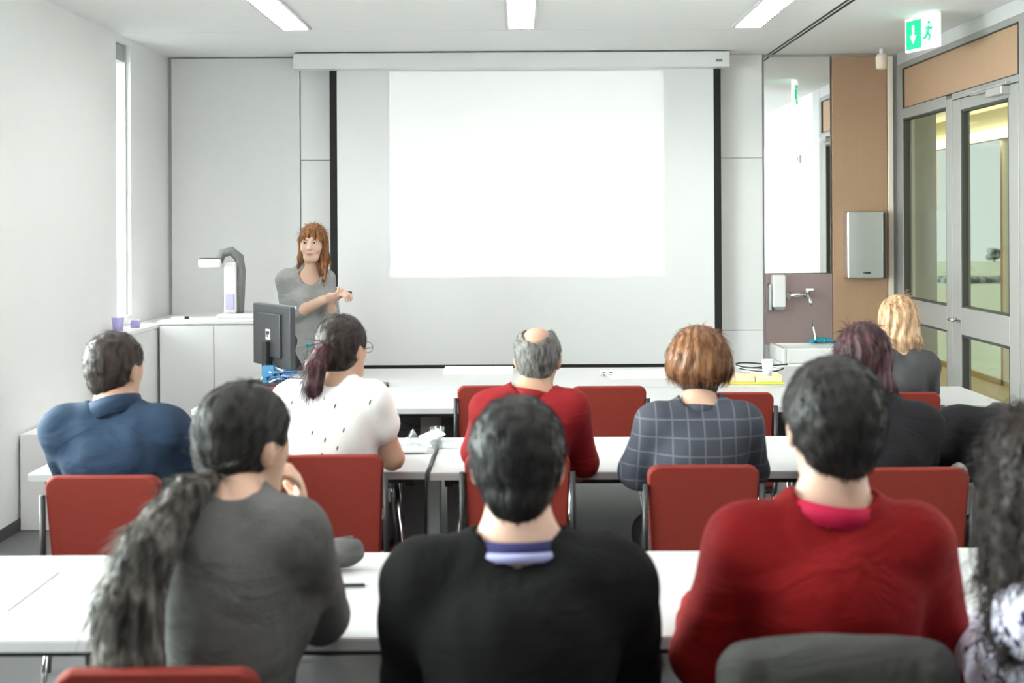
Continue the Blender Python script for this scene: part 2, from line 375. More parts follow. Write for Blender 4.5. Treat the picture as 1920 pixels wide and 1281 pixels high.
for x0, x1, z0, z1, s in ((0.0, .95, 1.505, 1.53, .25), (.78, .95, 2.27, 2.30, .2), (.58, .66, 1.79, 1.815, .15), (.76, .96, 1.80, 1.82, .2), (.35, .37, 2.02, 2.06, .15)):
    tot = mt('SUBTRACT', tot, mt('MULTIPLY', rect(x0, x1, z0, z1), s))
L.new(tot, em.inputs['Strength'])

# ------------------------------------------------------------------ front right corner: mirror, wash place, dispensers, exit sign
tag(MB().box(1.882, 2.392, YF-.03, YF-.002, 1.25, H-.02).build('mirror', M['mirror'], None, bevel=.002), 'tall frameless mirror on the front wall above the washbasin', 'mirror')
tag(MB().box(1.888, 2.40, YF-.03, YF-.002, .70, 1.245).box(2.388, 2.402, YF-.035, YF-.03, .7, 1.245).build('splashback', M['splash'], None, bevel=.002), 'mauve grey glossy splashback panel behind the wall tap', 'splashback')
tag(MB().box(2.405, 2.826, YF-.045, YF-.002, 0, H-.02).build('wood_panel', M['wood'], None, bevel=.003), 'tall tan wood panel between the mirror and the glass door', 'wall panel')
t = empty('towel_dispenser', (2.63, YF-.045, 1.21), 0, 'steel paper towel dispenser fixed on the tan wood panel', 'towel dispenser')
MB().box(-.145, .13, -.13, 0, 0, .515).build('housing', M['steel'], t, bevel=.012)
MB().box(.13, .15, -.11, 0, .0, .50).build('shaded_side', M['dgrey'], t, bevel=.003)  # dark strip stands for the shade on the housing's right side
MB().lathe([(.028, -.006), (.028, .006)], (0, -.13, .045), 16, sy=.4).build('lever', M['black'], t)
t = empty('soap_dispenser', (1.965, YF-.03, .97), 0, 'white soap dispenser on the splashback left of the tap', 'soap dispenser')
MB().box(-.04, .06, -.10, 0, .02, .27).build('tank', M['white'], t, bevel=.012)
MB().box(-.065, -.045, -.08, 0, .0, .20).build('bracket', M['steel'], t, bevel=.004)
MB().box(-.03, .05, -.11, -.02, 0, .02).build('push_lever', M['mgrey'], t, bevel=.004)
t = empty('tap', (2.15, YF-.03, 1.08), 0, 'chrome wall-mounted tap with long spout above the washbasin', 'tap')
MB().tube([(-.09, 0, 0), (-.09, -.04, 0)], .028, 14).tube([(.05, 0, .01), (.05, -.04, .01)], .024, 14).tube([(-.10, -.045, 0), (.07, -.045, .005)], .018, 12).build('body', M['chrome'], t, smooth=True)
MB().tube([(.02, -.045, 0), (.03, -.10, .01), (.045, -.15, -.02), (.05, -.17, -.08)], .013, 10).build('spout', M['chrome'], t, smooth=True)
MB().tube([(.05, -.045, .02), (.055, -.06, .045)], .01, 8).box(.03, .09, -.075, -.045, .04, .055).build('lever', M['chrome'], t, smooth=False)
t = empty('plughole_chain', (2.225, YF-.12, .72), 0, 'thin metal chain hanging from the tap into the washbasin', 'chain')
MB().tube([(0, 0, .20), (.01, 0, .12), (.02, -.02, .03), (.02, -.03, .0)], .005, 6).build('chain_line', M['chrome'], t)
MB().lathe([(.012, 0), (.012, .015)], (.02, -.03, .0), 10).build('plug', M['black'], t)
t = empty('washbasin', (2.18, YF-.002, 0), 0, 'white washbasin on a white cabinet below the mirror', 'washbasin')
bs = MB(); a, b = .265, .23
bs.box(-a, a, -.50, -.03, .56, .60)
bs.box(-a, -a+.035, -.50, -.03, .60, .715).box(a-.035, a, -.50, -.03, .60, .715).box(-a+.035, a-.035, -.50, -.465, .60, .715).box(-a+.035, a-.035, -.09, -.03, .60, .715)
bs.build('bowl', M['ceramic'], t, bevel=.012)
MB().box(-.25, .25, -.46, -.03, .0, .555).build('cabinet', M['white'], t, bevel=.006)
MB().box(-.246, -.003, -.478, -.461, .05, .53).box(.003, .246, -.478, -.461, .05, .53).build('cabinet_door', M['white'], t, bevel=.003)
tag(mkobj('cleaning_cloth', *(lambda n: ([(2.20+.20*i/n, YF-.12+.09*j/n*(1 if 1 else 0)-.06, .722+.035*abs(math.sin(i*1.9+j*1.1))*math.sin(pi*i/n)**.5+.004) for i in range(n+1) for j in range(n+1)], [(i*(n+1)+j, (i+1)*(n+1)+j, (i+1)*(n+1)+j+1, i*(n+1)+j+1) for i in range(n) for j in range(n)]))(10), M['cyan'], smooth=True), 'crumpled cyan cleaning cloth on the rear rim of the washbasin', 'cloth').modifiers.new('thick', 'SOLIDIFY').thickness = .006
# motion sensor
t = empty('motion_sensor', (2.70, 9.55, H), 0, 'small cream motion sensor under the ceiling at the wood panel', 'sensor')
MB().tube([(0, 0, 0), (0, 0, -.05)], .018, 10).build('stem', M['white'], t, smooth=True)
MB().lathe([(.03, -.16), (.042, -.15), (.045, -.07), (.03, -.045)], (0, 0, 0), 16).build('head', M['cream'], t, smooth=True)
# exit sign
t = empty('exit_sign', (2.52, 8.0, H), math.radians(-72), 'green and white emergency exit sign hanging from the ceiling near the door', 'exit sign')
MB().box(-.17, .17, -.012, .012, -.225, -.012).box(-.08, .08, -.02, .02, -.012, 0).build('sign_box', M['signw'], t, bevel=.004)
for sgn in (1, -1):
    q = MB(); w_ = lambda a, b: (min(a*sgn, b*sgn), max(a*sgn, b*sgn))
    yy = -.0135*sgn; y0, y1 = sorted((yy, yy+.0015*sgn))
    q.box(-.155, .0, y0, y1, -.21, -.03) if sgn > 0 else q.box(0, .155, y0, y1, -.21, -.03)
    q.build('green_field', M['green'], t)
    q = MB().box(.005, .155, y0, y1, -.21, -.03) if sgn > 0 else MB().box(-.155, -.005, y0, y1, -.21, -.03)
    q.build('pale_field', M['pale'], t)
    yo = yy-.002*sgn; z0 = -.12
    def poly(pts, m, nm, cx):
        mkobj(nm, [(cx+x, yo, z0+z) for x, z in pts], [tuple(range(len(pts)))], m, t)
    cx = -.078*sgn
    poly([(-.012, .06), (.012, .06), (.012, -.005), (.035, -.005), (0, -.06), (-.035, -.005), (-.012, -.005)], M['signw'], 'arrow', cx)
    cx = .08*sgn; q = MB()
    def limb(x0, za, x1, zb, r=.007): q.tube([(cx+x0*sgn, yo, z0+za), (cx+x1*sgn, yo, z0+zb)], r, 6)
    limb(0, .03, -.012, -.01, .010); limb(-.012, -.01, .014, -.025); limb(.014, -.025, .005, -.055); limb(-.012, -.01, -.03, -.035); limb(-.03, -.035, -.045, -.035)
    limb(0, .028, .024, .012); limb(.024, .012, .034, .024); limb(0, .028, -.022, .02)
    q.lathe([(.001, -.011), (.011, 0), (.001, .011)], (cx+.006*sgn, yo, z0+.055), 10)
    q.build('running_figure', M['green'], t)
# small control on the right wall (seen in the mirror)
t = empty('wall_thermostat', (XR-.001, 6.4, 2.30), 0, 'small grey wall control high on the white right wall, seen in the mirror', 'wall control')
MB().box(-.025, 0, -.05, .05, -.04, .04).build('housing', M['ash'], t, bevel=.005)
MB().box(-.027, -.024, -.03, .0, -.02, .02).build('display', M['dgrey'], t)

# ------------------------------------------------------------------ cupboard front left, visualizer, cups
t = empty('cupboard', (-2.15, 9.4, 0), 0, 'low white cupboard with three doors along the front wall, document camera on it', 'cupboard')
MB().box(-.36, .46, -.50, .47, 0, .955).build('body', M['wallg'], t)
MB().box(-.37, .47, -.52, .474, .955, .98).build('top_panel', M['wallg'], t, bevel=.002)
for a, b in ((-.358, .014), (.02, .456)): MB().box(a, b, -.518, -.501, .08, .945).build('door', M['wallg'], t, bevel=.002)
t = empty('window_bench', (-2.6, 8.4, 0), 0, 'white sill cupboard between the left wall and the low cupboard', 'cupboard')
MB().box(-.105, .07, -.25, 1.46, 0, .93).build('body', M['wallg'], t)
MB().box(-.105, .078, -.27, 1.46, .93, .955).build('top_panel', M['wallg'], t, bevel=.002)
t = empty('document_camera', (-2.06, 9.2, .98), 0, 'white document camera with ribbed grey arm on the low cupboard', 'document camera')
MB().box(-.10, .16, -.12, .14, 0, .03).build('base', M['ash'], t, bevel=.008)
MB().box(-.07, .02, -.03, .04, .03, .40).build('column', M['white'], t, bevel=.015)
MB().tube([(.035, .02, .03), (.045, .02, .33), (.03, .02, .43), (-.02, .0, .475), (-.08, -.02, .46), (-.105, -.03, .40)], [.03, .034, .036, .034, .034, .03], 14).build('arm', M['visg'], t, smooth=True)
MB().box(-.24, -.08, -.08, .03, .36, .42).build('camera_head', M['white'], t, bevel=.012)
MB().box(-.235, -.10, -.07, .02, .42, .428).build('lens_cover', M['dgrey'], t, bevel=.003)
MB().box(-.055, .005, -.045, -.028, .06, .17).build('control_panel', M['lilac'], t, bevel=.004)
for i, (x, y, h) in enumerate(((-2.63, 8.35, .085), (-2.60, 8.62, .05))):
    tag(MB().lathe([(.03, 0), (.04, h), (.036, h), (.027, .006)], (0, 0, 0), 18).build('cup', M['lilac'], None, smooth=True, loc=(x, y, .956)), ('tall pale lilac cup on the window sill cupboard', 'low pale lilac bowl-like cup behind the tall cup on the sill')[i], 'cup')
t = empty('whiteboard_pen', (-2.41, 9.05, .986), .2, 'short black and white pen lying on the cupboard top at the window', 'pen')
MB().tube([(-.06, 0, .003), (.03, 0, .003)], .009, 8).build('barrel', M['white'], t); MB().tube([(.03, 0, .003), (.06, 0, .003)], .0095, 8).build('cap', M['black'], t)

# ------------------------------------------------------------------ tables
def table(x0, x1, y0, y1, label, rz=0, rails=True, group=None, panel=False, cols=()):
    cx, cy = (x0+x1)/2, (y0+y1)/2; t = empty('table', (cx, cy, 0), rz, label, 'table', group)
    a, b = (x1-x0)/2-.003, (y1-y0)/2
    MB().box(-a, a, -b, b, .715, .74).build('tabletop', M['desk'], t, bevel=.003)
    MB().box(-a, a, -b-.002, -b+.001, .712, .735).build('edge_band', M['edge'], t)
    MB().box(-a+.05, a-.05, -b+.03, -b+.06, .692, .714).box(-a+.05, a-.05, b-.06, b-.03, .692, .714).box(-a+.05, -a+.08, -b+.06, b-.06, .675, .714).box(a-.08, a-.05, -b+.06, b-.06, .675, .714).build('under_frame', M['black'], t)
    for sx in (-1, 1):
        for sy in (-1, 1):
            MB().tube([(sx*(a-.12), sy*(b-.08), .70), (sx*(a-.05), sy*(b-.05), 0)], .011, 10).build('leg', M['chrome'], t, smooth=True)
    if panel: MB().box(-a+.1, a-.1, b-.11, b-.09, .25, .67).build('modesty_panel', M['dgrey'], t)
    for i, x in enumerate(cols): MB().box(x-cx-.05, x-cx+.05, -.06, .06, 0, .675).build('cable_column', M['mgrey'], t, bevel=.006)
    return t
gA, gB, gC = 'tables of the nearest row', 'tables of the middle row', 'tables of the front row'
table(-2.55, -.85, 2.79, 3.50, 'white table of the nearest row, left end, with a sheet of paper on it', 0, group=gA)
table(-.85, .85, 2.79, 3.515, 'white table of the nearest row, middle, in front of the man in black', 0, group=gA)
table(.85, 2.55, 2.80, 3.535, 'white table of the nearest row, right end, before the curly-haired woman', 0, group=gA)
table(-1.80, -.345, 4.66, 5.40, 'white table of the middle row, left, under the wrinkled plastic bag', 0, group=gB, cols=(-.42,), panel=False)
table(-.335, 1.22, 4.64, 5.40, 'white table of the middle row, centre, in front of the red-shirted balding man', 0, group=gB, cols=(-.24,), panel=False)
table(1.23, 2.55, 4.62, 5.38, 'white table of the middle row, right, before the long-haired woman in black', 0, group=gB)
table(-1.62, .0, 6.27, 7.0, 'white table of the front row, left, facing the presenter', 0, group=gC, cols=(-.47, ), panel=False)
table(.01, 1.62, 6.27, 7.0, 'white table of the front row, centre, behind the empty red chair', 0, group=gC, panel=True)
table(1.63, 2.4, 6.27, 7.0, 'short white table of the front row, right, in front of the blonde woman', 0, group=gC)
table(-1.60, .05, 7.05, 8.0, 'white desk before the screen, left, carrying the monitor', 0, group='presenter desks', panel=True)
table(.06, 1.75, 7.05, 8.0, 'white desk before the screen, right, carrying papers and a cable coil', 0, group='presenter desks', panel=True)

# ------------------------------------------------------------------ chairs
def chair():
    t = empty('conference_chair', (0, 0, 0))
    # upholstered back: rounded upper corners, slight curve
    w_, zt, zb, th, r = .18, .86, .47, .022, .035; prof = []
    for k in range(7): a = pi/2*k/6; prof.append((w_-r+r*math.sin(a), zt-r+r*math.cos(a)))
    prof = [(-x, z) for x, z in prof[::-1]][:-0 or None] + prof
    side = [(w_-.004*i, zt-r-(zt-r-zb)*(i/4)) for i in range(1, 5)]
    prof = [(-x, z) for x, z in side[::-1]] + prof + side
    V = []; F = []; n = len(prof)
    for yy, s in ((-th, .90), (-th*.55, .985), (0, 1), (th*.55, .985), (th, .90)):
        for x, z in prof:
            cz = (zt+zb)/2; xx = x*(s if abs(x) > .1 else 1); zz = cz+(z-cz)*(1-(1-s)*.35)
            V.append((xx if s == 1 else x*(1-(1-s)*.12/1), yy+.9*(x*x)*.6+(z-.6)*-.10, zz))
    for i in range(4):
        for k in range(n):
            k2 = (k+1) % n; F.append((i*n+k, i*n+k2, (i+1)*n+k2, (i+1)*n+k))
    F.append(tuple(range(n))[::-1]); F.append(tuple(range(4*n, 5*n)))
    mkobj('backrest', V, F, M['red'], t, smooth=False, bevel=.006)
    MB().box(-.205, .205, .03, .45, .405, .45).build('seat', M['red'], t, bevel=.02, seg=3)
    MB().box(-.19, .19, .04, .44, .39, .405).build('seat_pan', M['black'], t)
    MB().tube([(-.19, -.01, .46), (-.185, .0, .40), (-.185, .06, .38), (-.185, .42, .38)], .011, 8).tube([(.19, -.01, .46), (.185, .0, .40), (.185, .06, .38), (.185, .42, .38)], .011, 8).tube([(-.187, -.025, .80), (-.19, -.01, .46)], .010, 8).tube([(.187, -.025, .80), (.19, -.01, .46)], .010, 8).tube([(-.185, .10, .38), (.185, .10, .38)], .009, 8).build('frame', M['black'], t, smooth=True)
    for sx in (-1, 1):
        for y0, y1 in ((.03, -.03), (.41, .46)): MB().tube([(sx*.185, y0, .385), (sx*.215, y1, 0)], .011, 8).build('leg', M['chrome'], t, smooth=True)
    return t
ch0 = chair()
CH = [(-1.31, 4.02, 0, 'red chair of the middle row carrying the man in the blue jacket'),
      (-.650, 4.36, 0, 'red chair behind the woman in the patterned white blouse'),
      (-.015, 4.36, 0, 'red chair of the middle row half hidden behind the head of the man in black'),
      (.585, 4.14, 0, 'red chair carrying the woman in the checked shirt'),
      (1.24, 4.08, 0, 'red chair of the middle row under the long-haired woman in black'),
      (1.78, 4.12, 0, 'red chair at the right end of the middle row under the leaning person in black'),
      (-1.31, 6.20, 0, 'red chair of the front row at the monitor, left of the white blouse'),
      (-.80, 6.05, 0, 'red chair of the front row peeping out right of the white blouse'),
      (-.13, 6.20, 0, 'empty red chair of the front row, just left of the balding man'),
      (.42, 6.16, 0, 'empty red chair of the front row between the balding man and the checked shirt'),
      (.98, 5.90, 0, 'red chair of the front row, right of the checked shirt'),
      (1.74, 5.88, 0, 'red chair of the front row under the blonde woman'),
      (-.645, 2.27, 0, 'red chair at the lower left picture edge behind the woman in grey'),
      (.02, 2.13, 0, 'red chair hidden by the man in the black sweater in the nearest row'),
      (.565, 2.34, 0, 'chair under the red-sweatered man, a dark grey jacket hung over it'),
      (1.10, 2.0, 0, 'red chair at the lower right corner under the curly-haired woman')]
for i, (x, y, r, lab) in enumerate(CH):
    o = ch0 if i == 0 else copy_tree(ch0)
    o.location = (x, y, 0); o.rotation_euler.z = r; tag(o, lab, 'chair', 'red conference chairs')

# ------------------------------------------------------------------ signed-distance modelling of bodies, hair and clothes
def axis(a, b, h, fine=()):
    # rectilinear spacing: h everywhere, smaller inside the fine intervals
    p = [a]
    while p[-1] < b:
        s = h
        for x0, x1, hh in fine:
            if x0 <= p[-1] <= x1: s = min(s, hh)
            elif p[-1] < x0 < p[-1]+s: s = min(s, max(x0-p[-1], hh))
        p.append(p[-1]+s)
    return np.array(p)
class Field:
    def __init__(s, x, y, z): s.ax = [x, y, z]; s.F = np.full((len(x), len(y), len(z)), 1.0, np.float32)
    def blk(s, lo, hi):
        sl = []
        for i in range(3):
            a = max(0, np.searchsorted(s.ax[i], lo[i])-1); b = min(len(s.ax[i]), np.searchsorted(s.ax[i], hi[i])+1); sl.append(slice(a, max(a, b)))
        if any(q.start >= q.stop for q in sl): return None, None
        g = np.stack(np.meshgrid(*[s.ax[i][sl[i]] for i in range(3)], indexing='ij'), -1).astype(np.float32)
        return tuple(sl), g
    def comb(s, sl, d, k, op):
        A = s.F[sl]
        if op == 'sub': A2 = -A; d2 = d
        if op == 'and': A2 = -A; d2 = -d
        if op == 'add': A2 = A; d2 = d
        if k > 0:
            h = np.clip(.5+.5*(A2-d2)/k, 0, 1); r = A2*(1-h)+d2*h-k*h*(1-h)
        else: r = np.minimum(A2, d2)
        s.F[sl] = r if op == 'add' else -r
    def ell(s, c, r, R=None, k=.02, op='add', m=.06):
        c = np.array(c, float); r = np.array(r, float); q = r.max()+m; sl, g = s.blk(c-q, c+q)
        if sl is None: return
        p = g-c
        if R is not None: p = p @ R
        k0 = np.linalg.norm(p/r, axis=-1); k1 = np.linalg.norm(p/(r*r), axis=-1)+1e-9
        s.comb(sl, k0*(k0-1)/k1, k, op)
    def cone(s, a, b, ra, rb, k=.02, op='add', m=.06):
        a = np.array(a, float); b = np.array(b, float); q = max(ra, rb)+m
        sl, g = s.blk(np.minimum(a, b)-q, np.maximum(a, b)+q)
        if sl is None: return
        ba = b-a; t = np.clip(((g-a) @ ba)/(ba @ ba+1e-9), 0, 1)
        d = np.linalg.norm(g-a-t[..., None]*ba, axis=-1)-(ra+(rb-ra)*t)
        s.comb(sl, d, k, op)
    def half(s, p, n, k=.01, op='and'):   # keep the side opposite to n
        n = np.array(n, float); n /= np.linalg.norm(n); g = np.stack(np.meshgrid(*s.ax, indexing='ij'), -1)
        s.comb((slice(None),)*3, (g-np.array(p)) @ n, k, op)
    def fn(s, f):
        g = np.meshgrid(*s.ax, indexing='ij'); s.F = (s.F + f(*g)).astype(np.float32)
    def mesh(s):
        F = s.F; ax = s.ax; F[0] = F[-1] = 1; F[:, 0] = F[:, -1] = 1; F[:, :, 0] = F[:, :, -1] = 1
        I = F < 0; nx, ny, nz = F.shape
        c = np.zeros((nx-1, ny-1, nz-1), int)
        for i in (0, 1):
            for j in (0, 1):
                for k in (0, 1): c += I[i:nx-1+i, j:ny-1+j, k:nz-1+k]
        act = (c > 0) & (c < 8); idx = np.argwhere(act); ID = np.full(act.shape, -1); ID[tuple(idx.T)] = np.arange(len(idx))
        P = np.zeros((len(idx), 3)); n = np.zeros(len(idx))
        cor = [(i, j, k) for i in (0, 1) for j in (0, 1) for k in (0, 1)]
        for a in cor:
            for d in range(3):
                if a[d]: continue
                b = list(a); b[d] = 1
                ia = idx+np.array(a); ib = idx+np.array(b)
                fa = F[tuple(ia.T)]; fb = F[tuple(ib.T)]; mk = (fa < 0) != (fb < 0)
                t = np.where(mk, fa/np.where(mk, fa-fb, 1), 0)
                pa = np.stack([ax[q][ia[:, q]] for q in range(3)], 1); pb = np.stack([ax[q][ib[:, q]] for q in range(3)], 1)
                P += np.where(mk[:, None], pa+(pb-pa)*t[:, None], 0); n += mk
        P /= np.maximum(n, 1)[:, None]
        Q = []
        for d in range(3):
            e, g = (d+1) % 3, (d+2) % 3
            sa = [slice(0, None)]*3; sb = [slice(0, None)]*3; sa[d] = slice(0, -1); sb[d] = slice(1, None)
            ch = I[tuple(sa)] != I[tuple(sb)]; q = np.argwhere(ch)
            q = q[(q[:, e] > 0) & (q[:, g] > 0) & (q[:, e] < F.shape[e]-1) & (q[:, g] < F.shape[g]-1)]
            def cell(de, dg): r = q.copy(); r[:, e] += de; r[:, g] += dg; return ID[tuple(r.T)]
            quad = np.stack([cell(-1, -1), cell(0, -1), cell(0, 0), cell(-1, 0)], 1)
            ins = I[tuple(q.T)]; quad[~ins] = quad[~ins][:, ::-1]; Q.append(quad)
        Q = np.concatenate(Q); Q = Q[(Q >= 0).all(1)]
        return P, Q
def fobj(name, P, Q, m, parent, org, extra=None, smooth=True, sm=0):
    V = P-np.array(org); me = D.meshes.new(name)
    if extra is not None:
        ev, ef = extra; n = len(V); V = np.concatenate([V, ev-np.array(org)])
        faces = Q.tolist()+[[i+n for i in f] for f in ef]
    else: faces = Q.tolist()
    me.from_pydata(V.tolist(), [], faces); me.materials.append(m); me.polygons.foreach_set('use_smooth', [smooth]*len(me.polygons)); me.update()
    o = D.objects.new(name, me); COL.objects.link(o); o.parent = parent
    return o
def normals(P, Q):
    a = P[Q[:, 2]]-P[Q[:, 0]]; b = P[Q[:, 3]]-P[Q[:, 1]]; n = np.cross(a, b); N = np.zeros_like(P)
    for k in range(4): np.add.at(N, Q[:, k], n)
    return N/(np.linalg.norm(N, axis=1)[:, None]+1e-9)
def strands(P, Q, n, length, comb, rad=.0012, segs=4, lift=.25, wave=0.0, grav=0.0, filt=None, curl=0, jit=.05, curv=None):
    N = normals(P, Q); ok = np.arange(len(P)) if filt is None else np.where(filt(P))[0]
    I = rng.choice(ok, n); p = P[I]+rng.normal(0, .002, (n, 3)); nn = N[I]
    L = length*rng.uniform(.6, 1.3, n)[:, None]/segs
    d = comb(p); d = d/(np.linalg.norm(d, axis=1)[:, None]+1e-9); d = d-nn*(d*nn).sum(1)[:, None]+nn*lift+rng.normal(0, jit, (n, 3))
    d /= np.linalg.norm(d, axis=1)[:, None]; pts = [p-nn*.002]
    ph = rng.uniform(0, 6.28, (n, 1)); cr = np.full((n, 1), 8.0) if curv is None else np.where(p[:, 2:3] > curv, .092, 1.5); mm = nn.copy()
    for k in range(segs):
        side = np.cross(d, nn); off = side*np.sin(ph+k*(1.7 if not curl else 1.6))*wave + (nn*np.cos(ph+k*1.6)*wave if curl else 0)
        pts.append(pts[-1]+(d+off)*L); d = d*(1-grav)+np.array([0, 0, -1])*grav - mm*L/cr; mm = mm + d*L/cr; mm /= np.linalg.norm(mm, axis=1)[:, None]; d /= np.linalg.norm(d, axis=1)[:, None]
    pts = np.stack(pts, 1); V = []; m = segs+1
    a = np.cross(nn, d); a /= np.linalg.norm(a, axis=1)[:, None]+1e-9; b = np.cross(a, d)
    out = np.zeros((n, m, 3, 3))
    for k in range(m):
        r = rad*(1-.75*k/segs)
        for j in range(3): th = 2.094*j; out[:, k, j] = pts[:, k]+(a*math.cos(th)+b*math.sin(th))*r
    V = out.reshape(-1, 3); base = (np.arange(n)*m*3)[:, None]
    tri = []
    for k in range(segs):
        for j in range(3):
            j2 = (j+1) % 3; tri.append(base+np.array([k*3+j, k*3+j2, k*3+3+j2, k*3+3+j]))
    return V, np.concatenate(tri).tolist()
def rot(yaw, pitch=0, roll=0):
    return np.array((Matrix.Rotation(yaw, 3, 'Z') @ Matrix.Rotation(-pitch, 3, 'X') @ Matrix.Rotation(roll, 3, 'Y')))
def nz(x, y, z, s, seed=0):
    return (np.sin(x*s+seed+1.3*np.sin(z*s*.7+seed*2))+np.sin(y*s*1.1+seed*1.7+np.sin(x*s*.8))+np.sin(z*s*.9+seed*.6+1.1*np.sin(y*s*.9)))/3

SK = dict(light=mat('skin_light', (0.50, 0.31, 0.22), 0.5, var=0.05, vscale=20), tan=mat('skin_tan', (0.42, 0.24, 0.16), 0.5, var=0.06, vscale=20),
          fair=mat('skin_fair', (0.56, 0.36, 0.27), 0.5, var=0.05, vscale=20), brown=mat('skin_brown', (0.33, 0.18, 0.12), 0.5, var=0.06, vscale=20))

def head_prims(f, c, R, s, detail=True, ears=True, infl=0):
    T = lambda p: np.array(c)+R @ (np.array(p)*s)
    f.ell(T((0, -.012, .028)), np.array((.074, .094, .088))*s, R, .01); f.ell(T((0, .022, -.04)), np.array((.057, .062, .072))*s, R, .03)
    f.cone(T((-.022, .055, -.088)), T((.022, .055, -.088)), .022*s, .022*s, .03)
    f.ell(T((0, .03, -.005)), np.array((.064, .062, .06))*s, R, .03)
    for q in (-1, 1):
        if ears:
            f.ell(T((q*.077, -.008, -.008)), np.array((.010, .018, .031))*s, R, .008); f.ell(T((q*.083, -.012, .004)), np.array((.006, .015, .022))*s, R, .004)
        if detail:
            f.ell(T((q*.030, .093, .004)), np.array((.016, .010, .010))*s, R, .012, 'sub'); f.ell(T((q*.038, .060, -.035)), np.array((.024, .022, .022))*s, R, .015)
    f.cone(T((0, .086, .012)), T((0, .103, -.030)), .007*s, .011*s, .012)
    if detail:
        for q in (-1, 1): f.ell(T((q*.010, .096, -.033)), np.array((.007, .008, .006))*s, R, .006)
        f.ell(T((0, .082, -.060)), np.array((.024, .012, .007))*s, R, .008); f.ell(T((0, .080, -.070)), np.array((.020, .012, .007))*s, R, .006)
        f.ell(T((0, .0935, -.0645)), np.array((.022, .006, .0015))*s, R, .002, 'sub')

def hand_prims(f, w, d, n, s=1.0, curl=.5, side=1):
    # w wrist, d pointing direction, n palm normal (curl towards n); side: thumb direction sign
    w = np.array(w, float); d = np.array(d, float); d /= np.linalg.norm(d); n = np.array(n, float); n -= d*(n@d); n /= np.linalg.norm(n); t = np.cross(d, n)*side
    R = np.stack([t, d, n], 1)
    f.ell(w+d*.048*s, np.array((.040, .052, .014))*s, R, .012)
    for i, (o, l) in enumerate(((.029, .072), (.010, .080), (-.010, .074), (-.028, .058))):
        b = w+d*.088*s+t*o*s; a = curl*(1+.12*i); p = b
        for k, (ll, r0, r1) in enumerate(((.45, .0088, .0082), (.32, .0082, .0076), (.23, .0076, .0068))):
            dd = d*math.cos(a)+n*math.sin(a)+t*o*1.2; q = p+dd*l*ll*s; f.cone(p, q, r0*s, r1*s, .004, m=.02); p = q; a += curl*1.1
    b = w+d*.02*s+t*.026*s; q = b+(d*.55+t*.65+n*.35)*.045*s; f.cone(b, q, .014*s, .0105*s, .01, m=.03)
    f.cone(q, q+(d*.85+t*.15+n*.45)*.032*s, .010*s, .0085*s, .004, m=.03)

def torso(f, P, S, sw, ax, infl=0, fem=False, chestd=.112, neckfrom=None, neckr=.055, hipw=.165, traps=True):
    # ax = right axis unit vector (np), P pelvis, S shoulder line centre
    P = np.array(P, float); S = np.array(S, float); up = (S-P)/np.linalg.norm(S-P); fw = np.cross(up, ax); R = np.stack([ax, fw, np.cross(ax, fw)], 1)
    h = np.linalg.norm(S-P)
    L = lambda t, y=0: P+(S-P)*t+fw*y
    i = infl
    f.ell(P, np.array((hipw+i, .125+i, .12+i)), R, .05)
    f.ell(L(.36, .0), np.array(((.120 if fem else .140)+i, .100+i, h*.36+i)), R, .06)
    f.ell(L(.70, -.005), np.array((sw*.90+i, chestd+i, h*.34+i)), R, .06)
    f.ell(L(.86, -.022), np.array((sw*.93+i, .088+i, h*.19+i)), R, .05)
    f.cone(S-ax*sw*.95, S+ax*sw*.95, .052+i, .052+i, .05)
    if fem: 
        for q in (-1, 1): f.ell(L(.66, .07)+ax*q*.075, np.array((.062+i, .055+i, .062+i)), R, .04)
    if neckfrom is not None and traps:
        for q in (-1, 1): f.cone(np.array(neckfrom)*.42+S*.58+np.array((0, 0, .0)), S+ax*q*sw*.62+np.array((0, -.01, .008)), neckr*.80+i*.6, .040+i, .05)
    return R

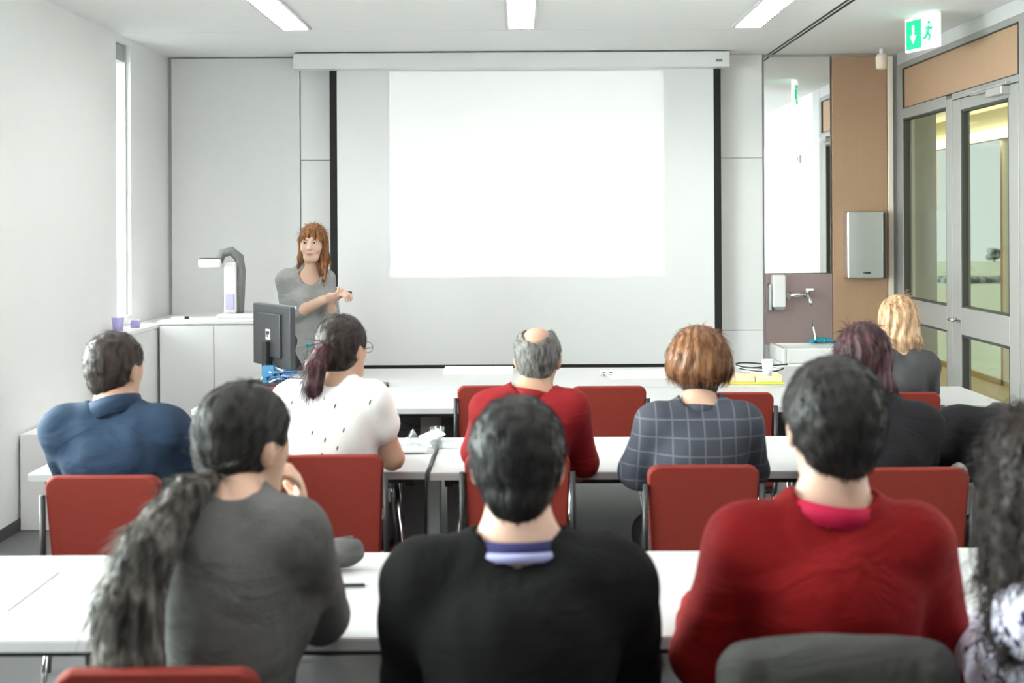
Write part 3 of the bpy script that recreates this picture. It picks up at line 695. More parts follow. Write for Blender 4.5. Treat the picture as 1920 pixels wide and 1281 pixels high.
def person(name, label, H_, hyaw, hpitch, S_, sw, P_, arms, skin, hs=1.0, fem=False, byaw=0.0, cloth=None, hair=None, sleeve=1.0, hipw=.165,
           legs=True, standing=False, hands='simple', fineface=False, collar=None, chestd=.112, folds=.004, infl=.014, hroll=0, neckr=None, trousers=None, armr=1.0, cut=None, scoop=0, hem=None, handcurl=.5, tunic=0):
    H_ = np.array(H_, float); S_ = np.array(S_, float); P_ = np.array(P_, float)
    org = (float(P_[0]), float(P_[1]), 0.0)
    root = empty('person', org, 0, label, 'person')
    ax = np.array((math.cos(byaw), math.sin(byaw), 0)); HR = rot(hyaw, hpitch, hroll)
    neckr = neckr or (.047 if fem else .056)
    sh = [S_-ax*sw, S_+ax*sw]
    # feet
    fwd = np.array((-math.sin(byaw), math.cos(byaw), 0)); LG = []
    for q in (-1, 1):
        hip = P_+ax*q*.09
        if standing: kn = hip+np.array((0, 0, -.42))+fwd*.02+ax*q*.01; an = kn+np.array((0, 0, -(kn[2]-.08)))-fwd*.03
        else: kn = hip+fwd*.42+ax*q*.03; kn[2] = .49; an = kn+fwd*.03*q; an[2] = .085
        LG.append((hip, kn, an))
    pts = [H_+[0, 0, .15], H_-[.12, .12, .15], H_+[.12, .14, 0], P_-[.25, .2, 0], P_+[.25, .2, 0]]
    for hip, kn, an in LG: pts += [an-[.08, .08, .1], an+[.08, .25, 0], kn+[.1, .1, .1]]
    for sd, (el, wr, hd, hn) in enumerate(arms): pts += [np.array(el)-.1, np.array(el)+.1, np.array(wr)-.16, np.array(wr)+.16]
    pts += [sh[0]-.12, sh[1]+.12]
    lo = np.min(pts, 0); hi = np.max(pts, 0)
    hh = .0042 if fineface else .009
    fine = [[(H_[i]-.14*hs, H_[i]+.14*hs, hh)] for i in range(3)]
    for (el, wr, hd, hn) in arms:
        if hands != 'none':
            c = np.array(wr)+np.array(hd)/np.linalg.norm(hd)*.09
            for i in range(3): fine[i].append((c[i]-.09, c[i]+.09, .0055 if hands == 'fine' else .0075))
    f = Field(*[axis(lo[i], hi[i], .022, fine[i]) for i in range(3)])
    torso(f, P_, S_, sw, ax, 0, fem, chestd, H_, neckr, hipw)
    nk0 = H_+HR@np.array((0, -.022, -.055))*hs; nb = S_+np.array((0, -.005, .015)) + (H_-S_)*np.array((.25, .25, 0))
    f.cone(nb, nk0, neckr*1.08, neckr*.98, .025)
    for sd, (el, wr, hd, hn) in enumerate(arms):
        f.cone(sh[sd], el, .052*armr, .041*armr, .03); f.cone(el, wr, .041*armr, .027, .02)
        if hands != 'none': hand_prims(f, wr, hd, hn, .95 if fem else 1.03, handcurl, 1 if sd == 0 else -1)
    for hip, kn, an in LG:
        f.cone(hip, kn, .082, .055, .04); f.cone(kn, an, .052, .036, .03); f.ell(an+fwd*.06-[0, 0, .045], np.array((.04, .11, .03)), None, .03)
    head_prims(f, H_, HR, hs, detail=fineface, ears=True)
    P1, Q1 = f.mesh(); fobj('body', P1, Q1, skin, root, org)
    # garment
    c = cloth; lo2 = np.minimum.reduce([P_-[.28, .24, .16+tunic], sh[0]-.14, sh[1]-.14]+[np.minimum(np.array(a[0]), np.array(a[1]))-.1 for a in arms])
    hi2 = np.maximum.reduce([P_+[.28, .24, .1], sh[0]+.14, sh[1]+.16, H_-[0, 0, .04]]+[np.maximum(np.array(a[0]), np.array(a[1]))+.1 for a in arms])
    g = Field(*[axis(lo2[i], hi2[i], .0115) for i in range(3)])
    torso(g, P_, S_, sw, ax, infl, fem, chestd, H_, neckr, hipw)
    if tunic: g.ell(P_-[0, 0, tunic*.5], (hipw+.02, .14, .12+tunic*.6), None, .05)
    for sd, (el, wr, hd, hn) in enumerate(arms):
        el = np.array(el); wr = np.array(wr); a = sleeve[sd] if isinstance(sleeve, tuple) else sleeve
        if a >= .5:
            g.cone(sh[sd], el, (.052+infl)*armr, (.043+infl)*armr, .035)
            t_ = (a-.5)*2; e2 = el+(wr-el)*min(t_, .97)
            if t_ > 0: g.cone(el, e2, (.043+infl)*armr, .040*armr+infl*.5-.008*t_, .02)
        else: g.cone(sh[sd], sh[sd]+(el-sh[sd])*a*2, .056+infl, .054+infl, .03)
    # neckline
    nR = neckr+.010
    if scoop: g.ell(S_+fwd*.085+[0, 0, .035], (.062, .08, scoop), None, .01, 'sub')
    g.cone(nb+[0, 0, .048 if not cut else cut], nk0+[0, 0, .05], nR-.006 + (.012 if collar else 0), nR+.02, .012, 'sub')
    if folds:
        sd_ = random.uniform(0, 9); g.fn(lambda x, y, z: folds*nz(x, y, z, 24, sd_)+folds*.9*nz(x+z*.6, y, z*.5-x, 47, sd_+3))
    g.half((0, 0, P_[2]-.13-tunic), (0, 0, -1), .01)
    P2, Q2 = g.mesh(); gar = fobj(c[0], P2, Q2, c[1], root, org)
    if collar:
        for cl in collar:
            nm, m_, R0, r0, dz, hgt = cl; mb = MB(); n = 28; cc = nb+np.array((0, 0, dz)); up = (nk0-nb)/np.linalg.norm(nk0-nb)
            e1 = np.cross(up, (0, 1, 0)); e1 /= np.linalg.norm(e1); e2 = np.cross(up, e1)
            ring = []
            for j, (rr, zz) in enumerate(((R0+r0*.3, -hgt/2), (R0+r0, 0), (R0+r0*.5, hgt/2), (R0-r0*.6, hgt/2), (R0-r0*.5, -hgt/2))):
                for k in range(n):
                    th = 2*pi*k/n; ring.append(cc+(e1*math.cos(th)+e2*math.sin(th)*1.08)*rr+up*(zz+.012*math.sin(th)*-1)-np.array(org))
            fc = [(j*n+k, j*n+(k+1) % n, ((j+1) % 5)*n+(k+1) % n, ((j+1) % 5)*n+k) for j in range(5) for k in range(n)]
            mkobj(nm, ring, fc, m_, root, smooth=True)
    if legs:
        tlo = np.min([np.minimum(a, b) for a, b, c_ in LG]+[c_ for a, b, c_ in LG], 0)-.13; thi = np.max([np.maximum(a, b) for a, b, c_ in LG], 0)+.16
        tr_ = Field(*[axis(tlo[i], thi[i], .018) for i in range(3)])
        tr_.ell(P_-[0, 0, .01], (hipw+.006, .132, .118), None, .04)
        for hip, kn, an in LG: tr_.cone(hip, kn, .093, .068, .03); tr_.cone(kn, an+[0, 0, .03], .068, .058, .02)
        P3, Q3 = tr_.mesh(); fobj('trousers', P3, Q3, trousers or M['jeans'], root, org)
        for hip, kn, an in LG:
            mb = MB(); yw = byaw; cc = an+fwd*.05-np.array(org); prof = [(.5, 0), (1, .006), (1, .022), (.9, .04), (.55, .062), (.3, .07)]
            V = []; n = 16
            for r_, z_ in prof:
                for k in range(n):
                    th = 2*pi*k/n; lx = .046*r_*math.cos(th)*(1 if r_ > .6 else 1); ly = .135*r_*math.sin(th)-(.05 if z_ > .04 else 0); v = ax*lx+fwd*ly; V.append((cc[0]+v[0], cc[1]+v[1], z_+.002))
            Fc = [(j*n+k, j*n+(k+1) % n, (j+1)*n+(k+1) % n, (j+1)*n+k) for j in range(len(prof)-1) for k in range(n)]+[tuple(range(n))[::-1], tuple(range((len(prof)-1)*n, len(prof)*n))]
            mkobj('shoe', V, Fc, M['shoe'], root, smooth=True)
    if fineface:
        T = lambda p: H_+HR@(np.array(p)*hs)-np.array(org)
        for q in (-1, 1):
            mb = MB().lathe([(.0115*math.sin(pi*j/8)+.0002, -.0115*math.cos(pi*j/8)) for j in range(9)], T((q*.030, .0815, .004)), 14); e_ = mb.build('eyeball', M['eyew'], root, smooth=True)
            p0 = T((q*.030, .0905, .004)); p1 = T((q*.030, .0935, .004)); MB().tube([p0, p1], .0058, 12).build('iris', M['iris'], e_, smooth=True)
            MB().tube([T((q*.014, .096, .021)), T((q*.028, .0955, .026)), T((q*.046, .083, .021))], [.002, .0028, .0012], 6).build('eyebrow', hair[1], root, smooth=True)
            MB().tube([T((q*.019, .0900, .009)), T((q*.030, .0935, .0115)), T((q*.042, .0870, .008))], [.0012, .0018, .0012], 6).build('eyelash', M['iris'], root, smooth=True)
        MB().tube([T((-.022, .086, -.064)), T((-.009, .0945, -.0615)), T((0, .0955, -.063)), T((.009, .0945, -.0615)), T((.022, .086, -.064))], [.001, .0035, .003, .0035, .001], 8).tube([T((-.019, .086, -.066)), T((0, .0945, -.0700)), T((.019, .086, -.066))], [.001, .0042, .001], 8).build('lips', M['lips'], root, smooth=True)
    if hair: hair[0](root, org, H_, HR, hs, hair[1], S_, *hair[2:])
    return root

# hair builders ------------------------------------------------------
def hair_grid(c, r, h=.006, lo=None, hi=None):
    lo = c-r if lo is None else lo; hi = c+r if hi is None else hi
    return Field(*[axis(lo[i], hi[i], h) for i in range(3)])
def hair_short(root, org, H_, R, s, m, S_, thick=.012, nape=-.075, n=2600, length=.02, temple=.015, crownlift=0, bald=None, wid=1.0):
    T = lambda p: H_+R@(np.array(p)*s)
    f = hair_grid(H_, .16*s, .0058)
    f.ell(T((0, -.014, .028+crownlift)), (np.array((.0755*wid, .0955, .0895))+thick)*s, R, .01)
    f.ell(T((0, -.050, -.030)), (np.array((.050*wid, .046, .058))+thick*.55)*s, R, .03)
    if nape < -.10: f.cone(T((0, -.060, -.06)), T((0, -.048, nape-.012)), .050*s, .022*s, .02)
    # face and neck cut
    f.half(T((0, .055, .04)), R@np.array((0, .78, -.62)), .01); f.half(T((0, -.02, nape)), R@np.array((0, .10, -1)), .008)
    # around ears / temples
    for q in (-1, 1): f.ell(T((q*.085, .010, -.022)), np.array((.024, .034, .042))*s, R, .01, 'sub')
    for q in (-1, 1): f.cone(T((q*.062, -.035, nape-.01)), T((q*.085, -.01, -.05)), .016*s, .02*s, .015, 'sub')
    if bald: f.ell(T(bald[0]), np.array(bald[1])*s, R, .012, 'sub')
    f.fn(lambda x, y, z: .0022*nz(x, y, z, 160, 1))
    P, Q = f.mesh()
    top = T((0, -.03, .10))
    bk = R@np.array((0, -.05, 0))
    def comb(p): d = p-top; return d+np.array((0, 0, -.06))+bk
    ex = strands(P, Q, n, length*s, comb, .0010, 3, .14, curv=H_[2]-.2)
    return fobj('hair', P, Q, m, root, org, ex)
def hair_long(root, org, H_, R, s, m, S_, length=.30, width=.085, back=.05, n=1500, bottomw=.7, face=True, thick=.014, wave=.25, bang=False, side=0.0, drop=None, wavy=0.004, frontlock=.02):
    T = lambda p: H_+R@(np.array(p)*s)
    lo = H_-.17*s; hi = H_+.17*s; lo[2] = H_[2]-length-.05; lo[:2] -= .05; hi[:2] += .05
    f = hair_grid(H_, 0, .0062, lo, hi)
    f.ell(T((0, -.014, .030)), (np.array((.0755, .0955, .0895))+thick)*s, R, .01)
    e = drop if drop is not None else np.array((0, 0, 0))
    for q in (-1, -.5, 0, .5, 1):
        y0 = -.055 if abs(q) < .8 else -.015
        a = T((q*width*.62, y0+.0, .0)); b = T((q*width*.72, y0-.01, -.09)); c_ = np.array((b[0]*.5+b[0]*.5, b[1], H_[2]-length))+e; c_[0] = H_[0]+(b[0]-H_[0])*bottomw+e[0]
        c_[1] = b[1]-back*.2+e[1]
        f.cone(a, b, .040*s, .038*s, .03); f.cone(b, c_, .036*s, .015*s, .03)
        if face and abs(q) == 1:
            a = T((q*.066, .028, .02)); b = T((q*.070, .020, -.085)); c2 = H_+R@np.array((q*.085*s, frontlock, 0)); c2[2] = H_[2]-length*.85
            f.cone(a, b, .018*s, .018*s, .02); f.cone(b, c2, .018*s, .010*s, .02)
    # face opening
    if bang:
        f.ell(T((0, .100, -.045)), np.array((.054, .075, .082))*s, R, .01, 'sub')
    else:
        f.ell(T((0, .105, -.020)), np.array((.056, .075, .10))*s, R, .012, 'sub')
    f.fn(lambda x, y, z: wavy*np.sin(np.arctan2(y-H_[1], x-H_[0])*17+2*np.sin(z*25)) + .0015*nz(x, y, z*.25, 180, 2))
    P, Q = f.mesh()
    def comb(p):
        d = np.zeros_like(p); d[:, 2] = -1; tp = p[:, 2] > H_[2]+.05; d[tp] = (p[tp]-T((0, .02, .10)))+np.array((0, 0, -.03))+R@np.array((0, -.07, 0)); return d
    ex = strands(P, Q, n, .07*s, comb, .0012, 5, .03, wave*.25, curv=H_[2]-.02)
    return fobj('hair', P, Q, m, root, org, ex)
def hair_bob(root, org, H_, R, s, m, S_, n=2400):
    T = lambda p: H_+R@(np.array(p)*s); f = hair_grid(H_, .18*s, .006)
    f.ell(T((0, -.016, .022)), np.array((.100, .116, .104))*s, R, .01); f.ell(T((0, -.026, -.022)), np.array((.113, .112, .078))*s, R, .05)
    f.half(T((0, -.03, -.072)), R@np.array((0, .0, -1)), .028)
    f.ell(T((0, .115, -.03)), np.array((.062, .08, .10))*s, R, .012, 'sub')
    f.fn(lambda x, y, z: .0025*np.sin(np.arctan2(y-H_[1], x-H_[0])*19+2*np.sin(z*30))+.001*nz(x, y, z*.3, 200, 2))
    P, Q = f.mesh()
    # dark shaved nape under the bob
    f2 = hair_grid(H_, .16*s, .007); f2.ell(T((0, -.040, -.072)), np.array((.066, .058, .072))*s, R, .01); f2.half(T((0, -.03, -.124)), (0, 0, -1), .02); f2.half(T((0, 0.0, 0)), R@np.array((0, 1, 0)), .01)
    P2, Q2 = f2.mesh(); fobj('nape_hair', P2, Q2, HM['darkbrown'], root, org)
    def comb(p): d = np.zeros_like(p); d[:, 2] = -1; tp = p[:, 2] > H_[2]+.04; d[tp] = (p[tp]-T((0, .02, .11)))+np.array((0, 0, -.03))+R@np.array((0, -.07, 0)); return d
    return fobj('hair', P, Q, m, root, org, strands(P, Q, n, .05*s, comb, .0012, 4, .02, .04, curv=H_[2]-.01))
def hair_tail(root, org, H_, R, s, m, S_, path, radii, n=1500, tn=1200, tie=None, tm=None, thick=.012, wide=None, flat=1.0):
    T = lambda p: H_+R@(np.array(p)*s); f = hair_grid(H_, .16*s, .006)
    f.ell(T((0, -.014, .030)), (np.array((.0755, .0955, .0895))+thick)*s, R, .01); f.ell(T((0, -.052, -.032)), (np.array((.056, .045, .058))+thick*.6)*s, R, .03)
    f.half(T((0, .06, .03)), R@np.array((0, .85, -.52)), .01); f.half(T((0, 0, -.075)), R@np.array((0, .25, -1)), .01)
    for q in (-1, 1): f.ell(T((q*.085, .016, -.022)), np.array((.020, .032, .040))*s, R, .01, 'sub')
    f.fn(lambda x, y, z: .0015*nz(x, y, z, 150, 1)); P, Q = f.mesh(); p0 = np.array(path[0])
    ex = strands(P, Q, n, .04*s, lambda p: p0-p, .0011, 4, .01, curv=H_[2]-.2, jit=.02, filt=lambda p: np.linalg.norm(p-p0, axis=1) > .055)
    fobj('hair', P, Q, m, root, org, ex)
    pts = [np.array(p, float) for p in path]; lo = np.min(pts, 0)-max(radii)-.04; hi = np.max(pts, 0)+max(radii)+.04
    f = Field(*[axis(lo[i], hi[i], .0085) for i in range(3)])
    for i in range(len(pts)-1):
        f.cone(pts[i], pts[i+1], radii[i], radii[i+1], .02)
        if wide is not None and i >= 1:
            for q, kx in ((-1, .9), (1, .9)):
                f.cone(pts[i]+np.array(wide)*q*(i-0.0)/len(pts), pts[i+1]+np.array(wide)*q*(i+1)/len(pts), radii[i]*kx, radii[i+1]*kx, .02)
    f.fn(lambda x, y, z: .003*np.sin((x*.8+y*.5)*230+2.5*np.sin(z*14))+.002*nz(x, y, z*.2, 120, 4))
    P, Q = f.mesh(); dd = pts[-1]-pts[1]
    def comb(p):
        d = np.zeros_like(p)
        for i in range(len(pts)-1):
            mk = np.linalg.norm(p-(pts[i]+pts[i+1])/2, axis=1); d += (pts[i+1]-pts[i])*np.exp(-(mk/.10)**2)[:, None]
        return d+dd*1e-3
    fobj('ponytail', P, Q, tm or m, root, org, strands(P, Q, tn, .075, comb, .0013, 5, .0, .02, jit=.02))
    if tie: MB().lathe([(tie[1], -.008), (tie[1]+.004, 0), (tie[1], .008)], tuple(np.array(tie[0])-np.array(org)), 16).build('hair_tie', tie[2], root, smooth=True)
def hair_curly(root, org, H_, R, s, m, S_, n=2200, length=.30):
    T = lambda p: H_+R@(np.array(p)*s); lo = H_-.22; hi = H_+.22; lo[2] = H_[2]-length-.06
    f = hair_grid(H_, 0, .0075, lo, hi); f.ell(T((0, -.02, .03)), np.array((.105, .118, .108))*s, R, .02); f.ell(T((0, -.035, -.06)), np.array((.120, .105, .12))*s, R, .05)
    for k in range(9):
        a = pi+pi*k/8; p = T((.085*math.cos(a), -.02+.075*math.sin(a), -.10)); f.cone(p, p+np.array((.02*math.cos(a), .02*math.sin(a), -(length-.12)-random.uniform(0, .05))), .045*s, .02, .02)
    f.ell(T((0, .115, -.04)), np.array((.06, .08, .12))*s, R, .012, 'sub'); f.fn(lambda x, y, z: .006*nz(x, y, z, 95, 1)+.004*nz(x, y, z, 190, 5))
    P, Q = f.mesh()
    def comb(p): d = (p-H_)*1.5; d[:, 2] = -.12; return d
    return fobj('hair', P, Q, m, root, org, strands(P, Q, n, .07, comb, .0016, 9, .25, .9, .08, curl=1))

HM = dict(
    black=hairmat('hair_black', (.004, .004, .004), (.018, .017, .017)),
    black2=hairmat('hair_soft_black', (.007, .0065, .0065), (.030, .027, .026), .5),
    grey=hairmat('hair_grey', (.035, .033, .032), (.20, .19, .18), .6, sc=(90, 90, 20)),
    darkbrown=hairmat('hair_dark_brown', (.010, .007, .006), (.045, .03, .027)),
    wine=hairmat('hair_wine_brown', (.015, .008, .008), (.10, .035, .045)),
    ash=hairmat('hair_ash_brown', (.02, .018, .016), (.22, .20, .18), .45, (.40, .75), (55, 55, 4)),
    copper=hairmat('hair_copper_brown', (.07, .025, .010), (.32, .15, .07), .4, (.3, .72), (60, 60, 5)),
    blonde=hairmat('hair_blonde', (.20, .10, .04), (.62, .42, .26), .4, (.3, .66), (80, 80, 6)),
    auburn=hairmat('hair_auburn', (.06, .020, .008), (.36, .15, .045), .4, (.35, .72), (60, 60, 5)))

# fabrics with patterns ------------------------------------------------
def patmat(name, kind):
    m = D.materials.new(name); m.use_nodes = True; nt = m.node_tree; N = nt.nodes; L = nt.links; b = N['Principled BSDF']; b.inputs['Roughness'].default_value = .85
    tc = N.new('ShaderNodeTexCoord'); mp = N.new('ShaderNodeMapping'); L.new(tc.outputs['Object'], mp.inputs[0]); out = None
    def ramp(src, stops):
        r = N.new('ShaderNodeValToRGB'); r.color_ramp.interpolation = 'LINEAR'
        while len(r.color_ramp.elements) < len(stops): r.color_ramp.elements.new(.5)
        for e, (p, c) in zip(r.color_ramp.elements, stops): e.position = p; e.color = (*c, 1)
        L.new(src, r.inputs[0]); return r.outputs[0]
    if kind == 'birds':
        mp.inputs['Scale'].default_value = (20, 0.01, 16); mp.inputs['Rotation'].default_value = (0, math.radians(-22), 0)
        v = N.new('ShaderNodeTexVoronoi'); v.voronoi_dimensions = '3D'; v.inputs['Randomness'].default_value = .25; v.inputs['Scale'].default_value = 1
        mp2 = N.new('ShaderNodeMapping'); L.new(mp.outputs[0], v.inputs['Vector'])
        sp_ = N.new('ShaderNodeVectorMath'); sp_.operation = 'SUBTRACT'; L.new(mp.outputs[0], sp_.inputs[0]); L.new(v.outputs['Position'], sp_.inputs[1])
        ml = N.new('ShaderNodeVectorMath'); ml.operation = 'MULTIPLY'; L.new(sp_.outputs[0], ml.inputs[0]); ml.inputs[1].default_value = (2.3, 1, .9)
        le = N.new('ShaderNodeVectorMath'); le.operation = 'LENGTH'; L.new(ml.outputs[0], le.inputs[0])
        out = ramp(le.outputs['Value'], ((.13, (.04, .04, .05)), (.17, (.74, .73, .71))))
    if kind == 'plaid':
        sx_ = N.new('ShaderNodeSeparateXYZ'); L.new(tc.outputs['Object'], sx_.inputs[0]); vals = []
        for i, (pr, wd) in ((0, (.052, .10)), (2, (.058, .10)), (0, (.104, .05)), (2, (.030, .05))):
            a = N.new('ShaderNodeMath'); a.operation = 'MULTIPLY'; a.inputs[1].default_value = 1/pr; L.new(sx_.outputs[i], a.inputs[0])
            fr = N.new('ShaderNodeMath'); fr.operation = 'FRACT'; L.new(a.outputs[0], fr.inputs[0]); lt = N.new('ShaderNodeMath'); lt.operation = 'LESS_THAN'; lt.inputs[1].default_value = wd; L.new(fr.outputs[0], lt.inputs[0]); vals.append(lt.outputs[0])
        a = N.new('ShaderNodeMath'); a.operation = 'MAXIMUM'; L.new(vals[0], a.inputs[0]); L.new(vals[1], a.inputs[1])
        out = ramp(a.outputs[0], ((0, (.030, .034, .050)), (1, (.085, .085, .095))))
    if kind == 'leopard':
        mp.inputs['Scale'].default_value = (38, 38, 24); v = N.new('ShaderNodeTexVoronoi'); v.inputs['Scale'].default_value = 1; L.new(mp.outputs[0], v.inputs['Vector'])
        n = N.new('ShaderNodeTexNoise'); n.inputs['Scale'].default_value = 2; L.new(mp.outputs[0], n.inputs['Vector'])
        a = N.new('ShaderNodeMath'); a.operation = 'ADD'; L.new(v.outputs['Distance'], a.inputs[0]); L.new(n.outputs['Fac'], a.inputs[1])
        out = ramp(a.outputs[0], ((.66, (.012, .010, .035)), (.76, (.06, .045, .18)), (.82, (.66, .64, .76))))
    L.new(out, b.inputs['Base Color']); return m
CM = dict(
    grey=mat('grey_knit', (.095, .093, .092), .9, spec=.15, wr=.32, var=.15, vscale=40, bump=.35, bscale=260), black=mat('black_knit', (.0065, .0065, .007), .9, spec=.15, wr=.32, var=.2, bump=.3, bscale=240),
    red=mat('red_knit', (.19, .005, .006), .8, spec=.15, wr=.32, var=.10, bump=.25, bscale=260), shirt=mat('red_shirt', (.22, .011, .014), .75, spec=.15, wr=.32, var=.08, bump=.15, bscale=150),
    navy=mat('navy_jacket', (.018, .034, .064), .8, spec=.15, wr=.32, var=.12, bump=.2, bscale=200), birds=patmat('white_bird_print', 'birds'), plaid=patmat('dark_check', 'plaid'),
    leo=patmat('violet_leopard', 'leopard'), blk2=mat('black_cotton', (.012, .011, .013), .85, spec=.15, wr=.32, var=.2, bump=.2, bscale=120), dgrey=mat('charcoal_tee', (.05, .05, .052), .85, spec=.15, wr=.32, var=.1),
    lgrey=mat('light_grey_knit', (.26, .26, .26), .85, spec=.15, wr=.32, var=.1, vscale=30, bump=.25, bscale=200), lblue=mat('pale_blue_collar', (.32, .33, .55), .7, spec=.15, wr=.32), crim=mat('crimson_collar', (.42, .01, .05), .7, spec=.15, wr=.32),
    navyc=mat('navy_collar', (.03, .03, .10), .8, spec=.15, wr=.32), coat=mat('dark_grey_jacket', (.058, .058, .056), .85, spec=.15, wr=.32, var=.12, bump=.3, bscale=60))

# people -----------------------------------------------------------------
DN = (0, 0, -1)
def deskarms(S_, sw, y1, spread=.10, z=.78, wy=.28, inw=.10, ez=.80):
    r = []
    for q in (-1, 1):
        el = (S_[0]+q*(sw+spread), y1, ez); wr = (S_[0]+q*inw, y1+wy, z); r.append((el, wr, (-q*.25, 1, 0), (0, 0, -1)))
    return r
# nearest row
S1 = np.array((-.568, 2.52, 1.03))
person('woman_grey', 'woman in a grey sweater with a very long loose ponytail, chin on her hand', (-.573, 2.66, 1.183), math.radians(-38), .12, S1, .124, (-.58, 2.46, .55),
       [((-.73, 2.66, .78), (-.62, 2.98, .79), (.4, 1, 0), DN), ((-.435, 2.76, .795), (-.475, 2.80, 1.00), (-.15, -.1, 1), (-1, -.2, 0))], SK['light'], 1.0, True, byaw=-.12,
       cloth=('sweater', CM['grey']), hair=(hair_tail, HM['black2'], [(-.625, 2.56, 1.13), (-.645, 2.47, 1.12), (-.690, 2.37, 1.045), (-.715, 2.33, .955), (-.715, 2.32, .85), (-.70, 2.32, .74)], [.024, .030, .040, .048, .052, .030], 2600, 3200, ((-.635, 2.52, 1.12), .028, M['black']), HM['ash'], .013, (.02, 0, 0)), armr=1.0, hands='fine', infl=.017, folds=.005, hem=1, cut=.085)
S2 = np.array((-.006, 2.42, .965))
person('man_black', 'man in a black sweater with short black hair, seen from behind at the bottom centre', (-.008, 2.50, 1.168), 0, .10, S2, .185, (-.006, 2.36, .55),
       deskarms(S2, .185, 2.60, .03, .79, .24, .10, .72), SK['fair'], 1.04, False, cloth=('sweater', CM['black']), chestd=.125, armr=1.15, neckr=.062,
       hair=(hair_short, HM['black'], .015, -.128, 4200, .020), collar=[('shirt_collar', CM['lblue'], .088, .010, .034, .018), ('collar_band', CM['navyc'], .078, .010, .048, .030)], infl=.018)
S3 = np.array((.600, 2.50, 1.01))
person('man_red', 'man in a bright red sweater with short dark hair, at the lower right', (.622, 2.56, 1.230), math.radians(4), .05, S3, .166, (.62, 2.52, .55),
       [((.365, 2.58, .77), (.40, 2.86, .78), (.5, 1, 0), DN), ((.845, 2.60, .76), (.80, 2.90, .79), (-.4, 1, 0), DN)], SK['fair'], 1.08, False, cloth=('sweater', CM['red']), chestd=.122, armr=1.12, neckr=.060,
       hair=(hair_short, HM['black2'], .016, -.092, 4200, .020), collar=[('collar_band', CM['crim'], .078, .012, .052, .040)], infl=.018, hroll=.03)
S4 = np.array((1.03, 2.18, .97))
person('woman_curly', 'woman with dark curly hair in a violet and white spotted blouse at the right edge', (.935, 2.26, 1.185), 0, .12, S4, .155, (1.10, 2.22, .55),
       [((.885, 2.38, .80), (.93, 2.80, .79), (.2, 1, 0), DN), ((1.28, 2.40, .78), (1.15, 2.82, .79), (-.2, 1, 0), DN)], SK['tan'], 1.0, True, cloth=('blouse', CM['leo']), hair=(hair_curly, HM['darkbrown'], 3000, .27))
# middle row
SB1 = np.array((-1.318, 4.16, .975))
person('man_navy', 'man in a navy blue jacket with cropped dark hair, left in the middle row', (-1.345, 4.25, 1.163), math.radians(-22), .06, SB1, .168, (-1.31, 4.24, .55),
       deskarms(SB1, .168, 4.36, .030, .79, .28, .10, .76), SK['tan'], 1.0, False, cloth=('jacket', CM['navy']), hair=(hair_short, HM['darkbrown'], .012, -.085, 2200, .014), collar=[('stand_collar', CM['navy'], .076, .012, .055, .06)], armr=1.1, infl=.02)
SB2 = np.array((-.675, 4.54, 1.010))
person('woman_birds', 'woman in a white blouse with small dark bird print and a dark ponytail', (-.642, 4.62, 1.19), math.radians(-30), .0, SB2, .145, (-.65, 4.56, .55),
       [((-.85, 4.70, .80), (-.72, 5.0, .79), (.3, 1, 0), DN), ((-.465, 4.60, .80), (-.52, 4.88, .79), (-.3, 1, 0), DN)], SK['light'], .98, True, cloth=('blouse', CM['birds']), sleeve=(.6, .2),
       hair=(hair_tail, HM['darkbrown'], [(-.695, 4.53, 1.20), (-.722, 4.49, 1.14), (-.730, 4.47, 1.08), (-.722, 4.47, 1.03)], [.030, .036, .032, .014], 1600, 500, ((-.700, 4.52, 1.18), .014, M['black']), HM['wine']), infl=.018)
SB3 = np.array((.028, 4.52, .985))
person('man_bald', 'balding grey-haired man in a red shirt in the middle row', (.060, 4.60, 1.152), math.radians(-10), .12, SB3, .142, (-.01, 4.58, .55),
       [((-.165, 4.70, .80), (-.06, 4.95, .79), (.3, 1, 0), DN), ((.222, 4.64, .78), (.215, 4.62, .835), (.15, .5, -.6), (-.8, 0, -.4))], SK['tan'], .98, False, cloth=('shirt', CM['shirt']), sleeve=(.9, .9),
       hair=(hair_short, HM['grey'], .010, -.10, 1800, .012, .015, 0, ((0, -.045, .105), (.050, .090, .062)), 1.0), collar=[('shirt_collar', CM['shirt'], .066, .010, .034, .03)], hands='fine', armr=1.0)
SB4 = np.array((.60, 4.32, .955))
person('woman_check', 'woman with a copper brown bob in a dark checked shirt in the middle row', (.612, 4.42, 1.165), 0, .05, SB4, .148, (.60, 4.36, .55),
       [((.405, 4.46, .78), (.44, 4.74, .79), (.3, 1, 0), DN), ((.795, 4.46, .78), (.76, 4.74, .79), (-.3, 1, 0), DN)], SK['light'], .98, True, cloth=('shirt', CM['plaid']), hair=(hair_bob, HM['copper']), armr=1.05, infl=.018, collar=[('shirt_collar', CM['plaid'], .060, .010, .036, .03)])
SB5 = np.array((1.20, 4.28, .955))
person('woman_black', 'woman in black with long wine-brown hair, second from right in the middle row', (1.165, 4.38, 1.165), math.radians(8), .08, SB5, .135, (1.22, 4.30, .55),
       deskarms(SB5, .135, 4.42, .015, .79, .28, .10, .78), SK['light'], 1.0, True, cloth=('top', CM['blk2']), hair=(hair_long, HM['wine'], .36, .085, .05, 2200, .75, False), infl=.024, chestd=.125, armr=1.05)
SB6 = np.array((1.70, 4.52, .895))
